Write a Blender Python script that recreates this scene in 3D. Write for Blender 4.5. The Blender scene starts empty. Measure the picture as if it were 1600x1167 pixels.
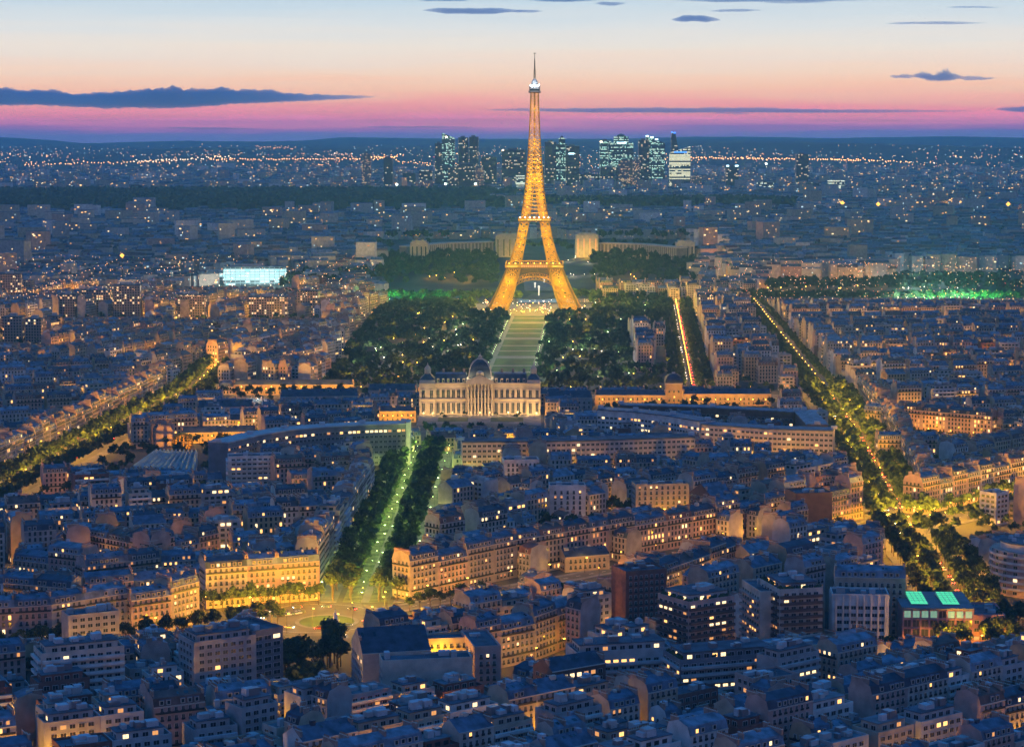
import bpy, math, random
import numpy as np

# ------------------------------------------------------------------ camera, sky, exposure
SC = bpy.context.scene
COL = SC.collection
RAD = math.radians
rng = random.Random(11)
nrg = np.random.default_rng(5)

CAMH, FPX, HOR, CY = 230.0, 3396.0, 203.0, 533.5
PITCH = math.atan((CY - HOR) / FPX)
cd = bpy.data.cameras.new('camera'); cam = bpy.data.objects.new('camera', cd); COL.objects.link(cam)
cam.location = (0, 0, CAMH); cam.rotation_euler = (RAD(90) - PITCH, 0, 0)
cd.sensor_fit = 'HORIZONTAL'; cd.sensor_width = 36; cd.lens = 36 * FPX / 1600
cd.shift_y = -(583.5 - CY) / 1600; cd.clip_start = 1; cd.clip_end = 120000
SC.camera = cam

def lin(r, g, b):
    f = lambda c: (c / 255 / 12.92) if c <= 10 else ((c / 255 + .055) / 1.055) ** 2.4
    return (f(r), f(g), f(b))

w = bpy.data.worlds.new('World'); SC.world = w; w.use_nodes = True
nt = w.node_tree; nt.nodes.clear()
def N(t, **kw):
    n = nt.nodes.new(t)
    for k, v in kw.items(): setattr(n, k, v)
    return n
out = N('ShaderNodeOutputWorld'); bg = N('ShaderNodeBackground'); nt.links.new(bg.outputs[0], out.inputs[0])
tc = N('ShaderNodeTexCoord'); sep = N('ShaderNodeSeparateXYZ'); nt.links.new(tc.outputs['Generated'], sep.inputs[0])
def mrange(src, a, b, smooth=False):
    m = N('ShaderNodeMapRange'); m.clamp = True
    if smooth: m.interpolation_type = 'SMOOTHSTEP'
    m.inputs['From Min'].default_value = a; m.inputs['From Max'].default_value = b
    nt.links.new(src, m.inputs['Value']); return m.outputs[0]
def ramp(src, stops):
    r = N('ShaderNodeValToRGB'); e = r.color_ramp.elements
    while len(e) > 1: e.remove(e[-1])
    e[0].position = stops[0][0]; e[0].color = (*stops[0][1], 1)
    for p, c in stops[1:]:
        x = e.new(p); x.color = (*c, 1)
    nt.links.new(src, r.inputs[0]); return r.outputs[0]
def mix(f, a, b):
    m = N('ShaderNodeMix'); m.data_type = 'RGBA'
    nt.links.new(f, m.inputs[0]); nt.links.new(a, m.inputs[6]); nt.links.new(b, m.inputs[7]); return m.outputs[2]
Z = sep.outputs['Z']
# soft streaks so the dusk bands are not ruler straight
mp = N('ShaderNodeMapping'); mp.inputs['Scale'].default_value = (6, 6, 130); nt.links.new(tc.outputs['Generated'], mp.inputs[0])
nz = N('ShaderNodeTexNoise'); nz.inputs['Scale'].default_value = 1.6; nz.inputs['Detail'].default_value = 5; nt.links.new(mp.outputs[0], nz.inputs['Vector'])
ma = N('ShaderNodeMath', operation='MULTIPLY_ADD'); ma.inputs[1].default_value = .011; ma.inputs[2].default_value = -.0055
nt.links.new(nz.outputs[0], ma.inputs[0])
ad = N('ShaderNodeMath', operation='ADD'); nt.links.new(Z, ad.inputs[0]); nt.links.new(ma.outputs[0], ad.inputs[1])
ZN = ad.outputs[0]
z0, z1 = -.004, .064
st = lambda z: (z - z0) / (z1 - z0)
# the sky seen through the air: colours wanted at the eye, air light taken out again
HAZE, FAR, AIRTOP = 5.0e-5, 26500.0, 338.0
AIR = (.014, .066, .17)
def behind_air(z, c):
    path = FAR if z <= 0 else min(FAR, (AIRTOP - CAMH) / z)
    T = math.exp(-HAZE * path)
    return tuple(max(.02, (v - a * (1 - T)) / T) for v, a in zip(c, AIR))
low = ramp(mrange(ZN, z0, z1), [(st(z), behind_air(z, lin(*c))) for z, c in (
    (-.0042, (78, 98, 152)), (-.0015, (92, 96, 154)), (.0008, (138, 98, 152)), (.0035, (180, 112, 152)), (.0065, (203, 123, 150)), (.0100, (218, 142, 150)),
    (.0135, (229, 166, 158)), (.019, (237, 189, 168)), (.025, (238, 206, 187)), (.0303, (235, 213, 200)), (.038, (232, 222, 213)),
    (.047, (218, 222, 224)), (.060, (192, 214, 229)))])
ZEN = (.018, .195, .66)
up = N('ShaderNodeRGB'); up.outputs[0].default_value = (*ZEN, 1)
front = mix(mrange(Z, .060, .34, True), low, up.outputs[0])
back = ramp(mrange(Z, -.02, .7), [(0, (.40, .23, .28)), (.12, (.43, .25, .33)), (.34, (.17, .18, .36)), (.8, ZEN)])
sky = mix(mrange(sep.outputs['Y'], -.15, .75, True), back, front)
nt.links.new(sky, bg.inputs[0]); bg.inputs[1].default_value = 1.0

SC.view_settings.view_transform = 'Standard'; SC.view_settings.look = 'None'
SC.view_settings.exposure = 0; SC.view_settings.gamma = 1; SC.view_settings.use_curve_mapping = False
SC.render.engine = 'CYCLES'
cy = SC.cycles
cy.use_denoising = True; cy.use_adaptive_sampling = True; cy.adaptive_threshold = .03; cy.max_bounces = 3; cy.diffuse_bounces = 2; cy.glossy_bounces = 2; cy.volume_bounces = 1
cy.transparent_max_bounces = 6; cy.use_light_tree = True; cy.sample_clamp_indirect = 4; cy.sample_clamp_direct = 12
cy.caustics_reflective = False; cy.caustics_refractive = False

def P(px, py, z=0.0):
    """world point at height z seen at pixel px, py of the 1600 wide photograph"""
    xc, yc = (px - 800) / FPX, -(py - CY) / FPX
    c, s = math.cos(PITCH), math.sin(PITCH)
    dx, dy, dz = xc, c + yc * s, -s + yc * c
    t = (z - CAMH) / dz
    return dx * t, dy * t
def pix(x, y, z):
    c, s = math.cos(PITCH), math.sin(PITCH)
    h = z - CAMH
    fw = y * c - h * s; upv = y * s + h * c
    return 800 + FPX * x / fw, CY - FPX * upv / fw
def sstep(a, b, x):
    t = min(1, max(0, (x - a) / (b - a))); return t * t * (3 - 2 * t)
def terrain(x, y):
    return 30 * sstep(2980, 3420, y)

# ------------------------------------------------------------------ materials
M = {}
def mat(name, col, rough=.8, var=0.0, scale=1.0, metal=0.0, emit=None, strength=0, spec=.3, dark=None):
    m = bpy.data.materials.new(name); m.use_nodes = True
    t = m.node_tree; b = t.nodes['Principled BSDF']
    b.inputs['Base Color'].default_value = (*col, 1); b.inputs['Roughness'].default_value = rough
    b.inputs['Metallic'].default_value = metal; b.inputs['Specular IOR Level'].default_value = spec
    if var or dark:
        g = t.nodes.new('ShaderNodeNewGeometry'); n = t.nodes.new('ShaderNodeTexNoise')
        n.inputs['Scale'].default_value = scale; n.inputs['Detail'].default_value = 4
        t.links.new(g.outputs['Position'], n.inputs['Vector'])
        r = t.nodes.new('ShaderNodeValToRGB'); e = r.color_ramp.elements
        lo = dark or tuple(c * (1 - var) for c in col); hi = tuple(min(1, c * (1 + var)) for c in col)
        e[0].position = .32; e[0].color = (*lo, 1); e[1].position = .68; e[1].color = (*hi, 1)
        t.links.new(n.outputs[0], r.inputs[0]); t.links.new(r.outputs[0], b.inputs['Base Color'])
    if emit:
        b.inputs['Emission Color'].default_value = (*emit, 1); b.inputs['Emission Strength'].default_value = strength
        m.cycles.emission_sampling = 'NONE'
    M[name] = m
    return m
WALLS = [('cream', (.42, .33, .24)), ('pale', (.50, .42, .34)), ('pinkish', (.44, .29, .24)), ('grey', (.34, .31, .29)), ('white', (.60, .55, .50)), ('ochre', (.40, .28, .17))]
for n, c in WALLS: mat('wall_' + n, c, .9, .22, .22)
mat('wall_brick', (.19, .085, .065), .9, .25, .5); mat('wall_brown', (.12, .075, .06), .9, .2, .3)
mat('wall_rose', (.48, .24, .22), .9, .15, .3); mat('concrete', (.40, .38, .36), .9, .2, .2); mat('concrete_dark', (.17, .17, .18), .9, .2, .2)
ROOFS = [('zinc', (.085, .112, .15)), ('slate', (.036, .048, .068)), ('lead', (.15, .18, .215)), ('tile', (.15, .07, .05))]
for n, c in ROOFS: mat('roof_' + n, c, .6, .5, .28, spec=.3)
mat('roof_flat', (.085, .095, .11), .9, .5, .16); mat('gravel', (.17, .175, .18), .95, .35, .2)
mat('trim', (.50, .43, .35), .85); mat('rail', (.02, .02, .022), .6); mat('brick', (.33, .22, .17), .9, .3, .4); mat('pot', (.30, .13, .07), .9)
mat('glass', (.018, .022, .03), .12, spec=.6); mat('frame', (.5, .48, .45), .6); mat('metal', (.25, .26, .28), .4, metal=.7)
mat('box_pale', (.46, .46, .46), .7, .15, .3)
mat('lit_warm', (.1, .08, .05), .5, emit=(1, .50, .14), strength=2.5); mat('lit_pale', (.1, .1, .08), .5, emit=(1, .70, .34), strength=2.3)
mat('lit_dim', (.1, .07, .05), .5, emit=(1, .42, .12), strength=1.0); mat('lit_cool', (.08, .1, .1), .5, emit=(.72, .95, 1), strength=1.2)
mat('lit_green', (.05, .12, .08), .4, emit=(.10, .92, .42), strength=.85); mat('lit_greenpale', (.05, .12, .08), .4, emit=(.45, .80, .55), strength=.45)
mat('asphalt', (.09, .08, .07), .85, .3, .09); mat('paving', (.17, .16, .15), .9, .3, .12); mat('paint', (.75, .75, .72), .7)
mat('soil', (.055, .052, .046), .95, .45, .02); mat('sand', (.27, .235, .18), .95, .2, .1); mat('grass', (.042, .075, .022), .95, .6, .07)
mat('grass_pale', (.17, .18, .075), .95, .6, .16)
mat('leaf_a', (.050, .075, .024), .8, .5, .35); mat('leaf_b', (.034, .058, .020), .8, .5, .3); mat('leaf_c', (.022, .042, .018), .85, .45, .1)
mat('bark', (.06, .045, .035), .95); mat('wood_far', (.02, .035, .022), .95, .5, .012)
mat('pole', (.03, .03, .032), .5)
mat('bulb_sodium', (.2, .1, .02), .5, emit=(1, .50, .06), strength=18); mat('bulb_white', (.2, .2, .2), .5, emit=(1, .86, .62), strength=14)
mat('bulb_tower', (.2, .1, .02), .5, emit=(1, .62, .08), strength=3.2); mat('bulb_star', (.2, .1, .02), .5, emit=(1, .46, .07), strength=2.6)
mat('bulb_green', (.2, .2, .1), .5, emit=(.66, 1, .42), strength=13); mat('bulb_far', (.2, .1, .05), .5, emit=(1, .42, .12), strength=7.5)
mat('bulb_farwhite', (.2, .2, .2), .5, emit=(1, .72, .40), strength=6.5); mat('bulb_farcool', (.1, .2, .2), .5, emit=(.55, .9, 1), strength=5)
mat('bulb_farred', (.2, .05, .05), .5, emit=(1, .16, .12), strength=4); mat('bulb_blue', (.02, .05, .2), .5, emit=(.05, .22, 1), strength=3)
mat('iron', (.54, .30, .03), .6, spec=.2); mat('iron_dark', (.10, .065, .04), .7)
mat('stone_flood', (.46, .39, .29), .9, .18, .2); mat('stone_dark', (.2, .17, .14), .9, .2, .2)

def pattern_mat(name, base, cw, ch, p, cols, strength, spec=.5, fu0=.12, fv0=.25):
    """a facade of window cells: dark glass with some cells lit, by the thing's own coordinates"""
    m = bpy.data.materials.new(name); m.use_nodes = True
    t = m.node_tree; b = t.nodes['Principled BSDF']
    b.inputs['Roughness'].default_value = .3; b.inputs['Specular IOR Level'].default_value = spec
    tcn = t.nodes.new('ShaderNodeTexCoord'); s = t.nodes.new('ShaderNodeSeparateXYZ'); t.links.new(tcn.outputs['Object'], s.inputs[0])
    def mth(op, a, bb=None):
        n = t.nodes.new('ShaderNodeMath'); n.operation = op
        for i, v in enumerate((a, bb)):
            if v is None: continue
            if isinstance(v, (int, float)): n.inputs[i].default_value = v
            else: t.links.new(v, n.inputs[i])
        return n.outputs[0]
    u = mth('ADD', s.outputs[0], mth('MULTIPLY', s.outputs[1], 1.37))
    cu = mth('DIVIDE', u, cw); cv = mth('DIVIDE', s.outputs[2], ch)
    cmb = t.nodes.new('ShaderNodeCombineXYZ'); t.links.new(mth('FLOOR', cu), cmb.inputs[0]); t.links.new(mth('FLOOR', cv), cmb.inputs[1])
    oi = t.nodes.new('ShaderNodeObjectInfo'); t.links.new(mth('MULTIPLY', oi.outputs['Random'], 97.0), cmb.inputs[2])
    wn = t.nodes.new('ShaderNodeTexWhiteNoise'); wn.noise_dimensions = '3D'; t.links.new(cmb.outputs[0], wn.inputs['Vector'])
    # whole floors are likelier lit than others
    cm2 = t.nodes.new('ShaderNodeCombineXYZ'); t.links.new(mth('FLOOR', cv), cm2.inputs[1]); t.links.new(mth('MULTIPLY', oi.outputs['Random'], 31.0), cm2.inputs[0])
    w2 = t.nodes.new('ShaderNodeTexWhiteNoise'); w2.noise_dimensions = '3D'; t.links.new(cm2.outputs[0], w2.inputs['Vector'])
    thr = mth('MULTIPLY', mth('POWER', w2.outputs[0], 1.6), p * 2.6)
    lit = mth('LESS_THAN', wn.outputs[0], thr)
    fu = mth('FRACT', cu); fv = mth('FRACT', cv)
    inside = mth('MULTIPLY', mth('GREATER_THAN', fv, fv0), mth('GREATER_THAN', fu, fu0))
    r = t.nodes.new('ShaderNodeValToRGB'); e = r.color_ramp.elements
    e[0].color = (*cols[0], 1); e[1].color = (*cols[-1], 1)
    if len(cols) == 3:
        x = e.new(.5); x.color = (*cols[1], 1)
    t.links.new(wn.outputs[1], r.inputs[0])
    t.links.new(r.outputs[0], b.inputs['Emission Color'])
    t.links.new(mth('MULTIPLY', mth('MULTIPLY', lit, inside), strength), b.inputs['Emission Strength'])
    rb = t.nodes.new('ShaderNodeMix'); rb.data_type = 'RGBA'; rb.inputs[6].default_value = (*base, 1); rb.inputs[7].default_value = (.012, .018, .025, 1)
    t.links.new(inside, rb.inputs[0]); t.links.new(rb.outputs[2], b.inputs['Base Color'])
    m.cycles.emission_sampling = 'NONE'
    M[name] = m
pattern_mat('tower_teal', (.05, .08, .09), 4, 3.6, .30, [(.25, .75, .62), (.6, .95, .75), (.9, .95, .7)], 1.35)
pattern_mat('tower_dark', (.035, .04, .05), 5, 4, .10, [(1, .62, .3), (1, .85, .55), (.7, .95, .9)], 1.0)
pattern_mat('tower_gold', (.3, .3, .2), 4, 4.2, 1.2, [(1, .9, .5), (1, .95, .62), (.9, 1, .7)], 1.3)
pattern_mat('slab_warm', (.34, .25, .21), 3.1, 3.1, .17, [(1, .42, .14), (1, .62, .28), (1, .86, .55)], 1.7, .3, .42, .38)
pattern_mat('glass_hall', (.3, .4, .42), 7, 4, 1.3, [(.25, .85, .9), (.7, 1, 1), (.4, .9, .95)], 1.25)
pattern_mat('office_lit', (.2, .2, .2), 4, 3.6, .55, [(1, .85, .5), (.8, 1, .8), (1, .95, .7)], 1.5)

# ------------------------------------------------------------------ geometry helpers: quads gathered in numpy, one mesh object per build()
_BOX = np.array([[[0,0,0],[0,1,0],[1,1,0],[1,0,0]], [[0,0,1],[1,0,1],[1,1,1],[0,1,1]], [[0,0,0],[1,0,0],[1,0,1],[0,0,1]],
                 [[1,0,0],[1,1,0],[1,1,1],[1,0,1]], [[1,1,0],[0,1,0],[0,1,1],[1,1,1]], [[0,1,0],[0,0,0],[0,0,1],[0,1,1]]], float)
class QB:
    def __init__(s): s.q = []; s.m = []
    def add(s, q, m):
        q = np.asarray(q, float).reshape(-1, 4, 3)
        s.q.append(q); s.m.append((m, len(q)))
    def quad(s, a, b, c, d, m): s.add([[a, b, c, d]], m)
    def tri(s, a, b, c, m): s.add([[a, b, c, c]], m)
    def box(s, x0, x1, y0, y1, z0, z1, m):
        s.add(_BOX * np.array([x1 - x0, y1 - y0, z1 - z0]) + np.array([x0, y0, z0]), m)
    def prism(s, pts, z0, z1, m, top=None, topz=None):
        """closed outline (counter-clockwise) raised from z0 to z1"""
        n = len(pts)
        for i in range(n):
            a, b = pts[i], pts[(i + 1) % n]
            s.quad((a[0], a[1], z0), (b[0], b[1], z0), (b[0], b[1], z1), (a[0], a[1], z1), m)
        c = np.mean(np.array(pts), axis=0); tz = z1 if topz is None else topz
        for i in range(n):
            a, b = pts[i], pts[(i + 1) % n]
            s.tri((a[0], a[1], z1), (b[0], b[1], z1), (c[0], c[1], tz), top or m)
    def strip(s, A, B, z0, z1, m):
        """band between two polylines of equal length, with its top, sides and ends (for curved slabs)"""
        n = len(A)
        for i in range(n - 1):
            a, b, c, d = A[i], A[i + 1], B[i + 1], B[i]
            s.quad((*a, z0), (*b, z0), (*b, z1), (*a, z1), m); s.quad((*c, z0), (*d, z0), (*d, z1), (*c, z1), m)
            s.quad((*a, z1), (*b, z1), (*c, z1), (*d, z1), m)
        for a, d in ((A[0], B[0]), (A[-1], B[-1])): s.quad((*a, z0), (*d, z0), (*d, z1), (*a, z1), m)
    def bars(s, A, B, t, m):
        A = np.asarray(A, float).reshape(-1, 3); B = np.asarray(B, float).reshape(-1, 3)
        d = B - A; L = np.linalg.norm(d, axis=1, keepdims=True); L[L == 0] = 1; d = d / L
        ref = np.where(np.abs(d[:, 2:3]) > .9, np.array([[1., 0, 0]]), np.array([[0, 0, 1.]]))
        u = np.cross(d, ref); u /= np.linalg.norm(u, axis=1, keepdims=True); v = np.cross(d, u)
        h = t / 2; c = [u * h + v * h, -u * h + v * h, -u * h - v * h, u * h - v * h]
        for i in range(4):
            j = (i + 1) % 4
            s.add(np.stack([A + c[i], A + c[j], B + c[j], B + c[i]], 1), m)
    def cyl(s, x, y, z0, z1, r0, r1, m, n=8, cap=True):
        a = np.arange(n) * 2 * math.pi / n
        p0 = np.stack([x + r0 * np.cos(a), y + r0 * np.sin(a), np.full(n, z0)], 1); p1 = np.stack([x + r1 * np.cos(a), y + r1 * np.sin(a), np.full(n, z1)], 1)
        s.add(np.stack([p0, np.roll(p0, -1, 0), np.roll(p1, -1, 0), p1], 1), m)
        if cap:
            c = np.broadcast_to(np.array([x, y, z1]), (n, 3)); s.add(np.stack([p1, np.roll(p1, -1, 0), c, c], 1), m)
    def lathe(s, x, y, prof, m, n=12):
        for (r0, a), (r1, b) in zip(prof[:-1], prof[1:]): s.cyl(x, y, a, b, r0, r1, m, n, False)
    def octa(s, c, r, m):
        c = np.asarray(c, float).reshape(-1, 3); r = np.broadcast_to(np.asarray(r, float), (len(c),))[:, None]
        ex, ey, ez = (np.array([v]) * r for v in ((1., 0, 0), (0, 1., 0), (0, 0, 1.)))
        ring = [c + ex, c + ey, c - ex, c - ey]
        for i in range(4):
            a, b = ring[i], ring[(i + 1) % 4]
            s.add(np.stack([a, b, c + ez, c + ez], 1), m); s.add(np.stack([b, a, c - ez, c - ez], 1), m)
    def merge(s, o, x=0, y=0, z=0, th=0, sc=1):
        if not o.q: return
        c, sn = math.cos(th), math.sin(th)
        for q, m in zip(o.q, o.m):
            r = np.empty_like(q); r[..., 0] = (q[..., 0] * c - q[..., 1] * sn) * sc + x; r[..., 1] = (q[..., 0] * sn + q[..., 1] * c) * sc + y; r[..., 2] = q[..., 2] * sc + z
            s.q.append(r); s.m.append(m)
    def mesh(s, name):
        q = np.concatenate(s.q); n = len(q); names = []
        idx = np.empty(n, np.int32); k = 0
        for m, c in s.m:
            if m not in names: names.append(m)
            idx[k:k + c] = names.index(m); k += c
        me = bpy.data.meshes.new(name)
        me.vertices.add(4 * n); me.vertices.foreach_set('co', q.reshape(-1).astype(np.float32))
        me.loops.add(4 * n); me.loops.foreach_set('vertex_index', np.arange(4 * n, dtype=np.int32))
        me.polygons.add(n); me.polygons.foreach_set('loop_start', np.arange(n, dtype=np.int32) * 4)
        me.polygons.foreach_set('material_index', idx)
        for m in names: me.materials.append(M[m])
        me.update(calc_edges=True)
        return me
    def build(s, name, parent=None, loc=None):
        if not s.q: return None
        return put(name, s.mesh(name), parent, loc)
def put(name, me, parent=None, loc=None, rz=0):
    o = bpy.data.objects.new(name, me); COL.objects.link(o)
    if parent: o.parent = parent
    if loc is not None: o.location = loc
    if rz: o.rotation_euler = (0, 0, rz)
    return o
def tag(o, label, cat, group=None):
    o['label'] = label; o['category'] = cat
    if group: o['group'] = group
    return o
def thing(name, label, cat, loc, rz=0, group=None):
    return tag(put(name, None, None, loc, rz), label, cat, group)
def kind(o, k): o['kind'] = k; return o
LIGHTS = {}
def light(kind_, col, power, loc, parent=None, radius=.4):
    k = (kind_, round(power), radius)
    if k not in LIGHTS:
        l = bpy.data.lights.new(kind_, 'POINT'); l.color = col; l.energy = power; l.shadow_soft_size = radius; LIGHTS[k] = l
    return put(kind_, LIGHTS[k], parent, loc)
SODIUM, WARM, GREENW, COOL = (1, .47, .02), (1, .70, .34), (.74, 1, .20), (.85, .95, 1)

# ------------------------------------------------------------------ occupancy of the ground (2 m cells)
OX, OY, OW, OH = -1000, 640, 1000, 1550
OCC = np.zeros((OH, OW), bool)
def cells(x, y):
    return ((np.asarray(y) - OY) / 2).astype(int), ((np.asarray(x) - OX) / 2).astype(int)
def rect_pts(cx, cy_, w_, d_, th):
    a = np.arange(-w_ / 2, w_ / 2 + .1, 1.9); b = np.arange(-d_ / 2, d_ / 2 + .1, 1.9)
    A, B = np.meshgrid(a, b); c, s = math.cos(th), math.sin(th)
    return cx + A * c - B * s, cy_ + A * s + B * c
def taken(cx, cy_, w_, d_, th):
    i, j = cells(*rect_pts(cx, cy_, w_, d_, th))
    ok = (i >= 0) & (i < OH) & (j >= 0) & (j < OW)
    return (OCC[i[ok], j[ok]].mean() if ok.any() else 0)
def mark(cx, cy_, w_, d_, th):
    i, j = cells(*rect_pts(cx, cy_, w_, d_, th)); ok = (i >= 0) & (i < OH) & (j >= 0) & (j < OW); OCC[i[ok], j[ok]] = True
def mark_seg(a, b, width):
    L = math.hypot(b[0] - a[0], b[1] - a[1]); mark((a[0] + b[0]) / 2, (a[1] + b[1]) / 2, L, width, math.atan2(b[1] - a[1], b[0] - a[0]))
def mark_poly(pts):
    xs = [p[0] for p in pts]; ys = [p[1] for p in pts]
    X, Y = np.meshgrid(np.arange(min(xs), max(xs), 1.9), np.arange(min(ys), max(ys), 1.9))
    ins = inpoly(X, Y, pts); i, j = cells(X[ins], Y[ins]); ok = (i >= 0) & (i < OH) & (j >= 0) & (j < OW); OCC[i[ok], j[ok]] = True
def inpoly(X, Y, pts):
    ins = np.zeros(np.shape(X), bool); n = len(pts)
    for k in range(n):
        (x0, y0), (x1, y1) = pts[k], pts[(k + 1) % n]
        if y0 == y1: continue
        c = ((y0 > Y) != (y1 > Y)) & (X < (x1 - x0) * (Y - y0) / (y1 - y0) + x0); ins ^= c
    return ins

# ------------------------------------------------------------------ ground, hills
def hill(X, Y):
    X, Y = np.asarray(X, float), np.asarray(Y, float)
    def ridge(x, seed, amp, L):
        o = np.zeros_like(x); r = np.random.default_rng(seed)
        for k in range(1, 7): o += np.sin(x / L * 2 * k ** 1.2 + r.uniform(0, 6)) * amp / k
        return o
    t = np.clip((Y - 2980) / 440, 0, 1); Zz = 30 * t * t * (3 - 2 * t)
    a = np.clip((Y - 9800) / 4200, 0, 1); a = a * a * (3 - 2 * a)
    Zz += a * (66 + ridge(X, 3, 25, 5200) + ridge(X + Y * .3, 9, 8, 1500))
    b = np.clip((Y - 20500) / 5500, 0, 1); b = b * b * (3 - 2 * b)
    return np.maximum(Zz + b * (30 + ridge(X, 21, 16, 6000)), 0)
def ground():
    ys = np.concatenate([np.linspace(-300, 2900, 8), np.linspace(2960, 3460, 14), np.linspace(3700, 9000, 12), np.linspace(9500, 22000, 60), np.linspace(22400, 26300, 12)])
    ts = np.linspace(-.42, .42, 150)
    X = ts[None, :] * (ys[:, None] + 900); Y = np.repeat(ys[:, None], 150, 1)
    v = np.stack([X, Y, hill(X, Y)], -1)
    q = np.stack([v[:-1, :-1], v[:-1, 1:], v[1:, 1:], v[1:, :-1]], 2).reshape(-1, 4, 3)
    g = QB(); near = q[:, 2, 1] < 9600; g.add(q[near], 'soil'); kind(g.build('ground'), 'structure')
    h = QB(); h.add(q[~near], 'wood_far'); kind(h.build('hills'), 'structure')
ground()

# ------------------------------------------------------------------ trees and lamps: gathered first, the nearest become things
TREES, LAMPS = [], []
def add_tree(x, y, s, label, group, kindt='street_tree'): TREES.append((x, y, s * rng.uniform(.85, 1.15), label, group, kindt))
def add_lamp(x, y, k, label, group, h=8.0, power=None): LAMPS.append((x, y, k, label, group, h, power))

def along(pts, step, off=0, start=0):
    """points every step metres on the polyline, off metres to its right"""
    out_ = []; carry = start
    for a, b in zip(pts[:-1], pts[1:]):
        dx, dy = b[0] - a[0], b[1] - a[1]; L = math.hypot(dx, dy); ux, uy = dx / L, dy / L
        t = carry
        while t < L:
            out_.append((a[0] + ux * t + uy * off, a[1] + uy * t - ux * off, math.atan2(uy, ux))); t += step
        carry = t - L
    return out_
def offset(pts, off):
    r = []
    for i, p in enumerate(pts):
        a = pts[max(0, i - 1)]; b = pts[min(len(pts) - 1, i + 1)]
        dx, dy = b[0] - a[0], b[1] - a[1]; L = math.hypot(dx, dy); r.append((p[0] + dy / L * off, p[1] - dx / L * off))
    return r
def ribbon(q, pts, o0, o1, z, m):
    A, B = offset(pts, o0), offset(pts, o1)
    for i in range(len(pts) - 1): q.quad((*A[i], z), (*B[i], z), (*B[i + 1], z), (*A[i + 1], z), m)
roads, walks, marks_ = QB(), QB(), QB()
def street(pts, width, walk=4, trees=(), tstep=9, lamps=(), lstep=24, lkind='sodium', label='', ts=1.0, lh=8, dash=True, occ=True, lpw=None):
    if occ:
        for a, b in zip(pts[:-1], pts[1:]): mark_seg(a, b, width)
    ribbon(roads, pts, -width / 2 + walk, width / 2 - walk, .03, 'asphalt')
    for s in (-1, 1):
        o = sorted((s * (width / 2 - walk), s * width / 2))
        A, B = offset(pts, o[0]), offset(pts, o[1]); walks.strip(A, B, 0, .15, 'paving')
    if dash:
        for x, y, th in along(pts, 9):
            c, s = math.cos(th), math.sin(th)
            marks_.quad((x - s * .12, y + c * .12, .036), (x + s * .12, y - c * .12, .036), (x + c * 3 + s * .12, y + s * 3 - c * .12, .036), (x + c * 3 - s * .12, y + s * 3 + c * .12, .036), 'paint')
    for o in trees:
        side = 'left' if o < 0 else 'right'
        for x, y, th in along(pts, tstep, o, rng.uniform(0, 5)):
            if rng.random() < .93 and math.hypot(x - 234, y - 1243) > 23: add_tree(x + rng.uniform(-.8, .8), y + rng.uniform(-.8, .8), ts, f'leafy street tree in the {side} row along {label}', f'trees along {label}')
    for o in lamps:
        for x, y, th in along(pts, lstep, o, rng.uniform(4, 12)):
            add_lamp(x, y, lkind, f'street lamp with {"yellow" if lkind == "sodium" else "greenish" if lkind == "green" else "white"} light on {label}', f'street lamps on {label}', lh, lpw)

AV = [(-72, 1046), (-65, 1545)]                                  # the green lit avenue
street(AV, 46, 9, trees=(-16.5, -8, 7, 15), tstep=8.2, lamps=(), label='the green lit avenue', ts=1.16, dash=False)
med = QB(); ribbon(med, AV, -11, 10.5, .05, 'grass_pale'); ribbon(med, AV, -2, 2, .056, 'sand'); kind(med.build('median_lawn'), 'structure')
for o_ in (-2.5, 2.5):
    for x, y, th in along(AV, 26, o_, 12 + 4.5 * o_): add_lamp(x, y, 'green', 'garden lamp with greenish light under the trees of the avenue', 'lamps on the avenue path', 5, 7500)
for x, y, th in along(AV, 50, -21, 10): add_lamp(x, y, 'green', 'lamp with greenish light by the facades left of the avenue', 'lamps left of the avenue', 8)
for x, y, th in along(AV, 36, 21, 10): add_lamp(x, y, 'green', 'lamp with greenish light on the right pavement of the avenue', 'lamps right of the avenue', 8)
BV = [(205, 930), (222, 1110), (226, 1226), (257, 1604), (274, 1900)]      # the boulevard on the right
street(BV, 40, 7, trees=(-16.5, -7, 6.5, 15.5), tstep=9.5, lamps=(-11.5, 0, 11), lstep=30, label='the orange lit boulevard', ts=1.25, lh=9, lpw=24000)
street([(272, 1900), (300, 2500), (322, 2950)], 34, 7, trees=(-11, -4, 11), tstep=9, lamps=(2,), lstep=34, label='the far end of the boulevard')
street([(158, 1895), (216, 2860)], 40, 6, trees=(-16, -8, 8, 16), tstep=9, lamps=(0,), lstep=17, label='the orange avenue right of the park')
street([(236, 1246), (330, 1350), (480, 1510)], 26, 4, trees=(10.5, -10.5), tstep=9, lamps=(-6, 6), lstep=20, label='the orange cross street at right', lpw=26000)
street([(-332, 1200), (-326, 1330), (-278, 1873), (-283, 2090)], 40, 8, trees=(-16, -8, 8, 16), tstep=9, lamps=(0,), lstep=29, label='the avenue on the left', ts=1.1, lpw=26000)
for x, y, th in along([(-332, 1200), (-326, 1330), (-278, 1873)], 41, -18.5, 9):
    if rng.random() < .6: add_lamp(x, y, 'sodium', 'street lamp with yellow light by the facades of the left avenue', 'lamps by the left avenue facades', 8, rng.uniform(7000, 15000))
street([(-270, 1868), (272, 1868)], 26, 5, trees=(11,), tstep=10, lamps=(-7,), lstep=26, label='the street behind the domed palace', lpw=12000)
street([(-62, 1026), (160, 1218), (226, 1300)], 15, 3, trees=(), lamps=(-4,), lstep=26, label='the diagonal street')
street([(-40, 880), (45, 990), (118, 1098)], 12, 2.5, trees=(), lamps=(-4,), lstep=24, label='the narrow street by the brown block')
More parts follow.
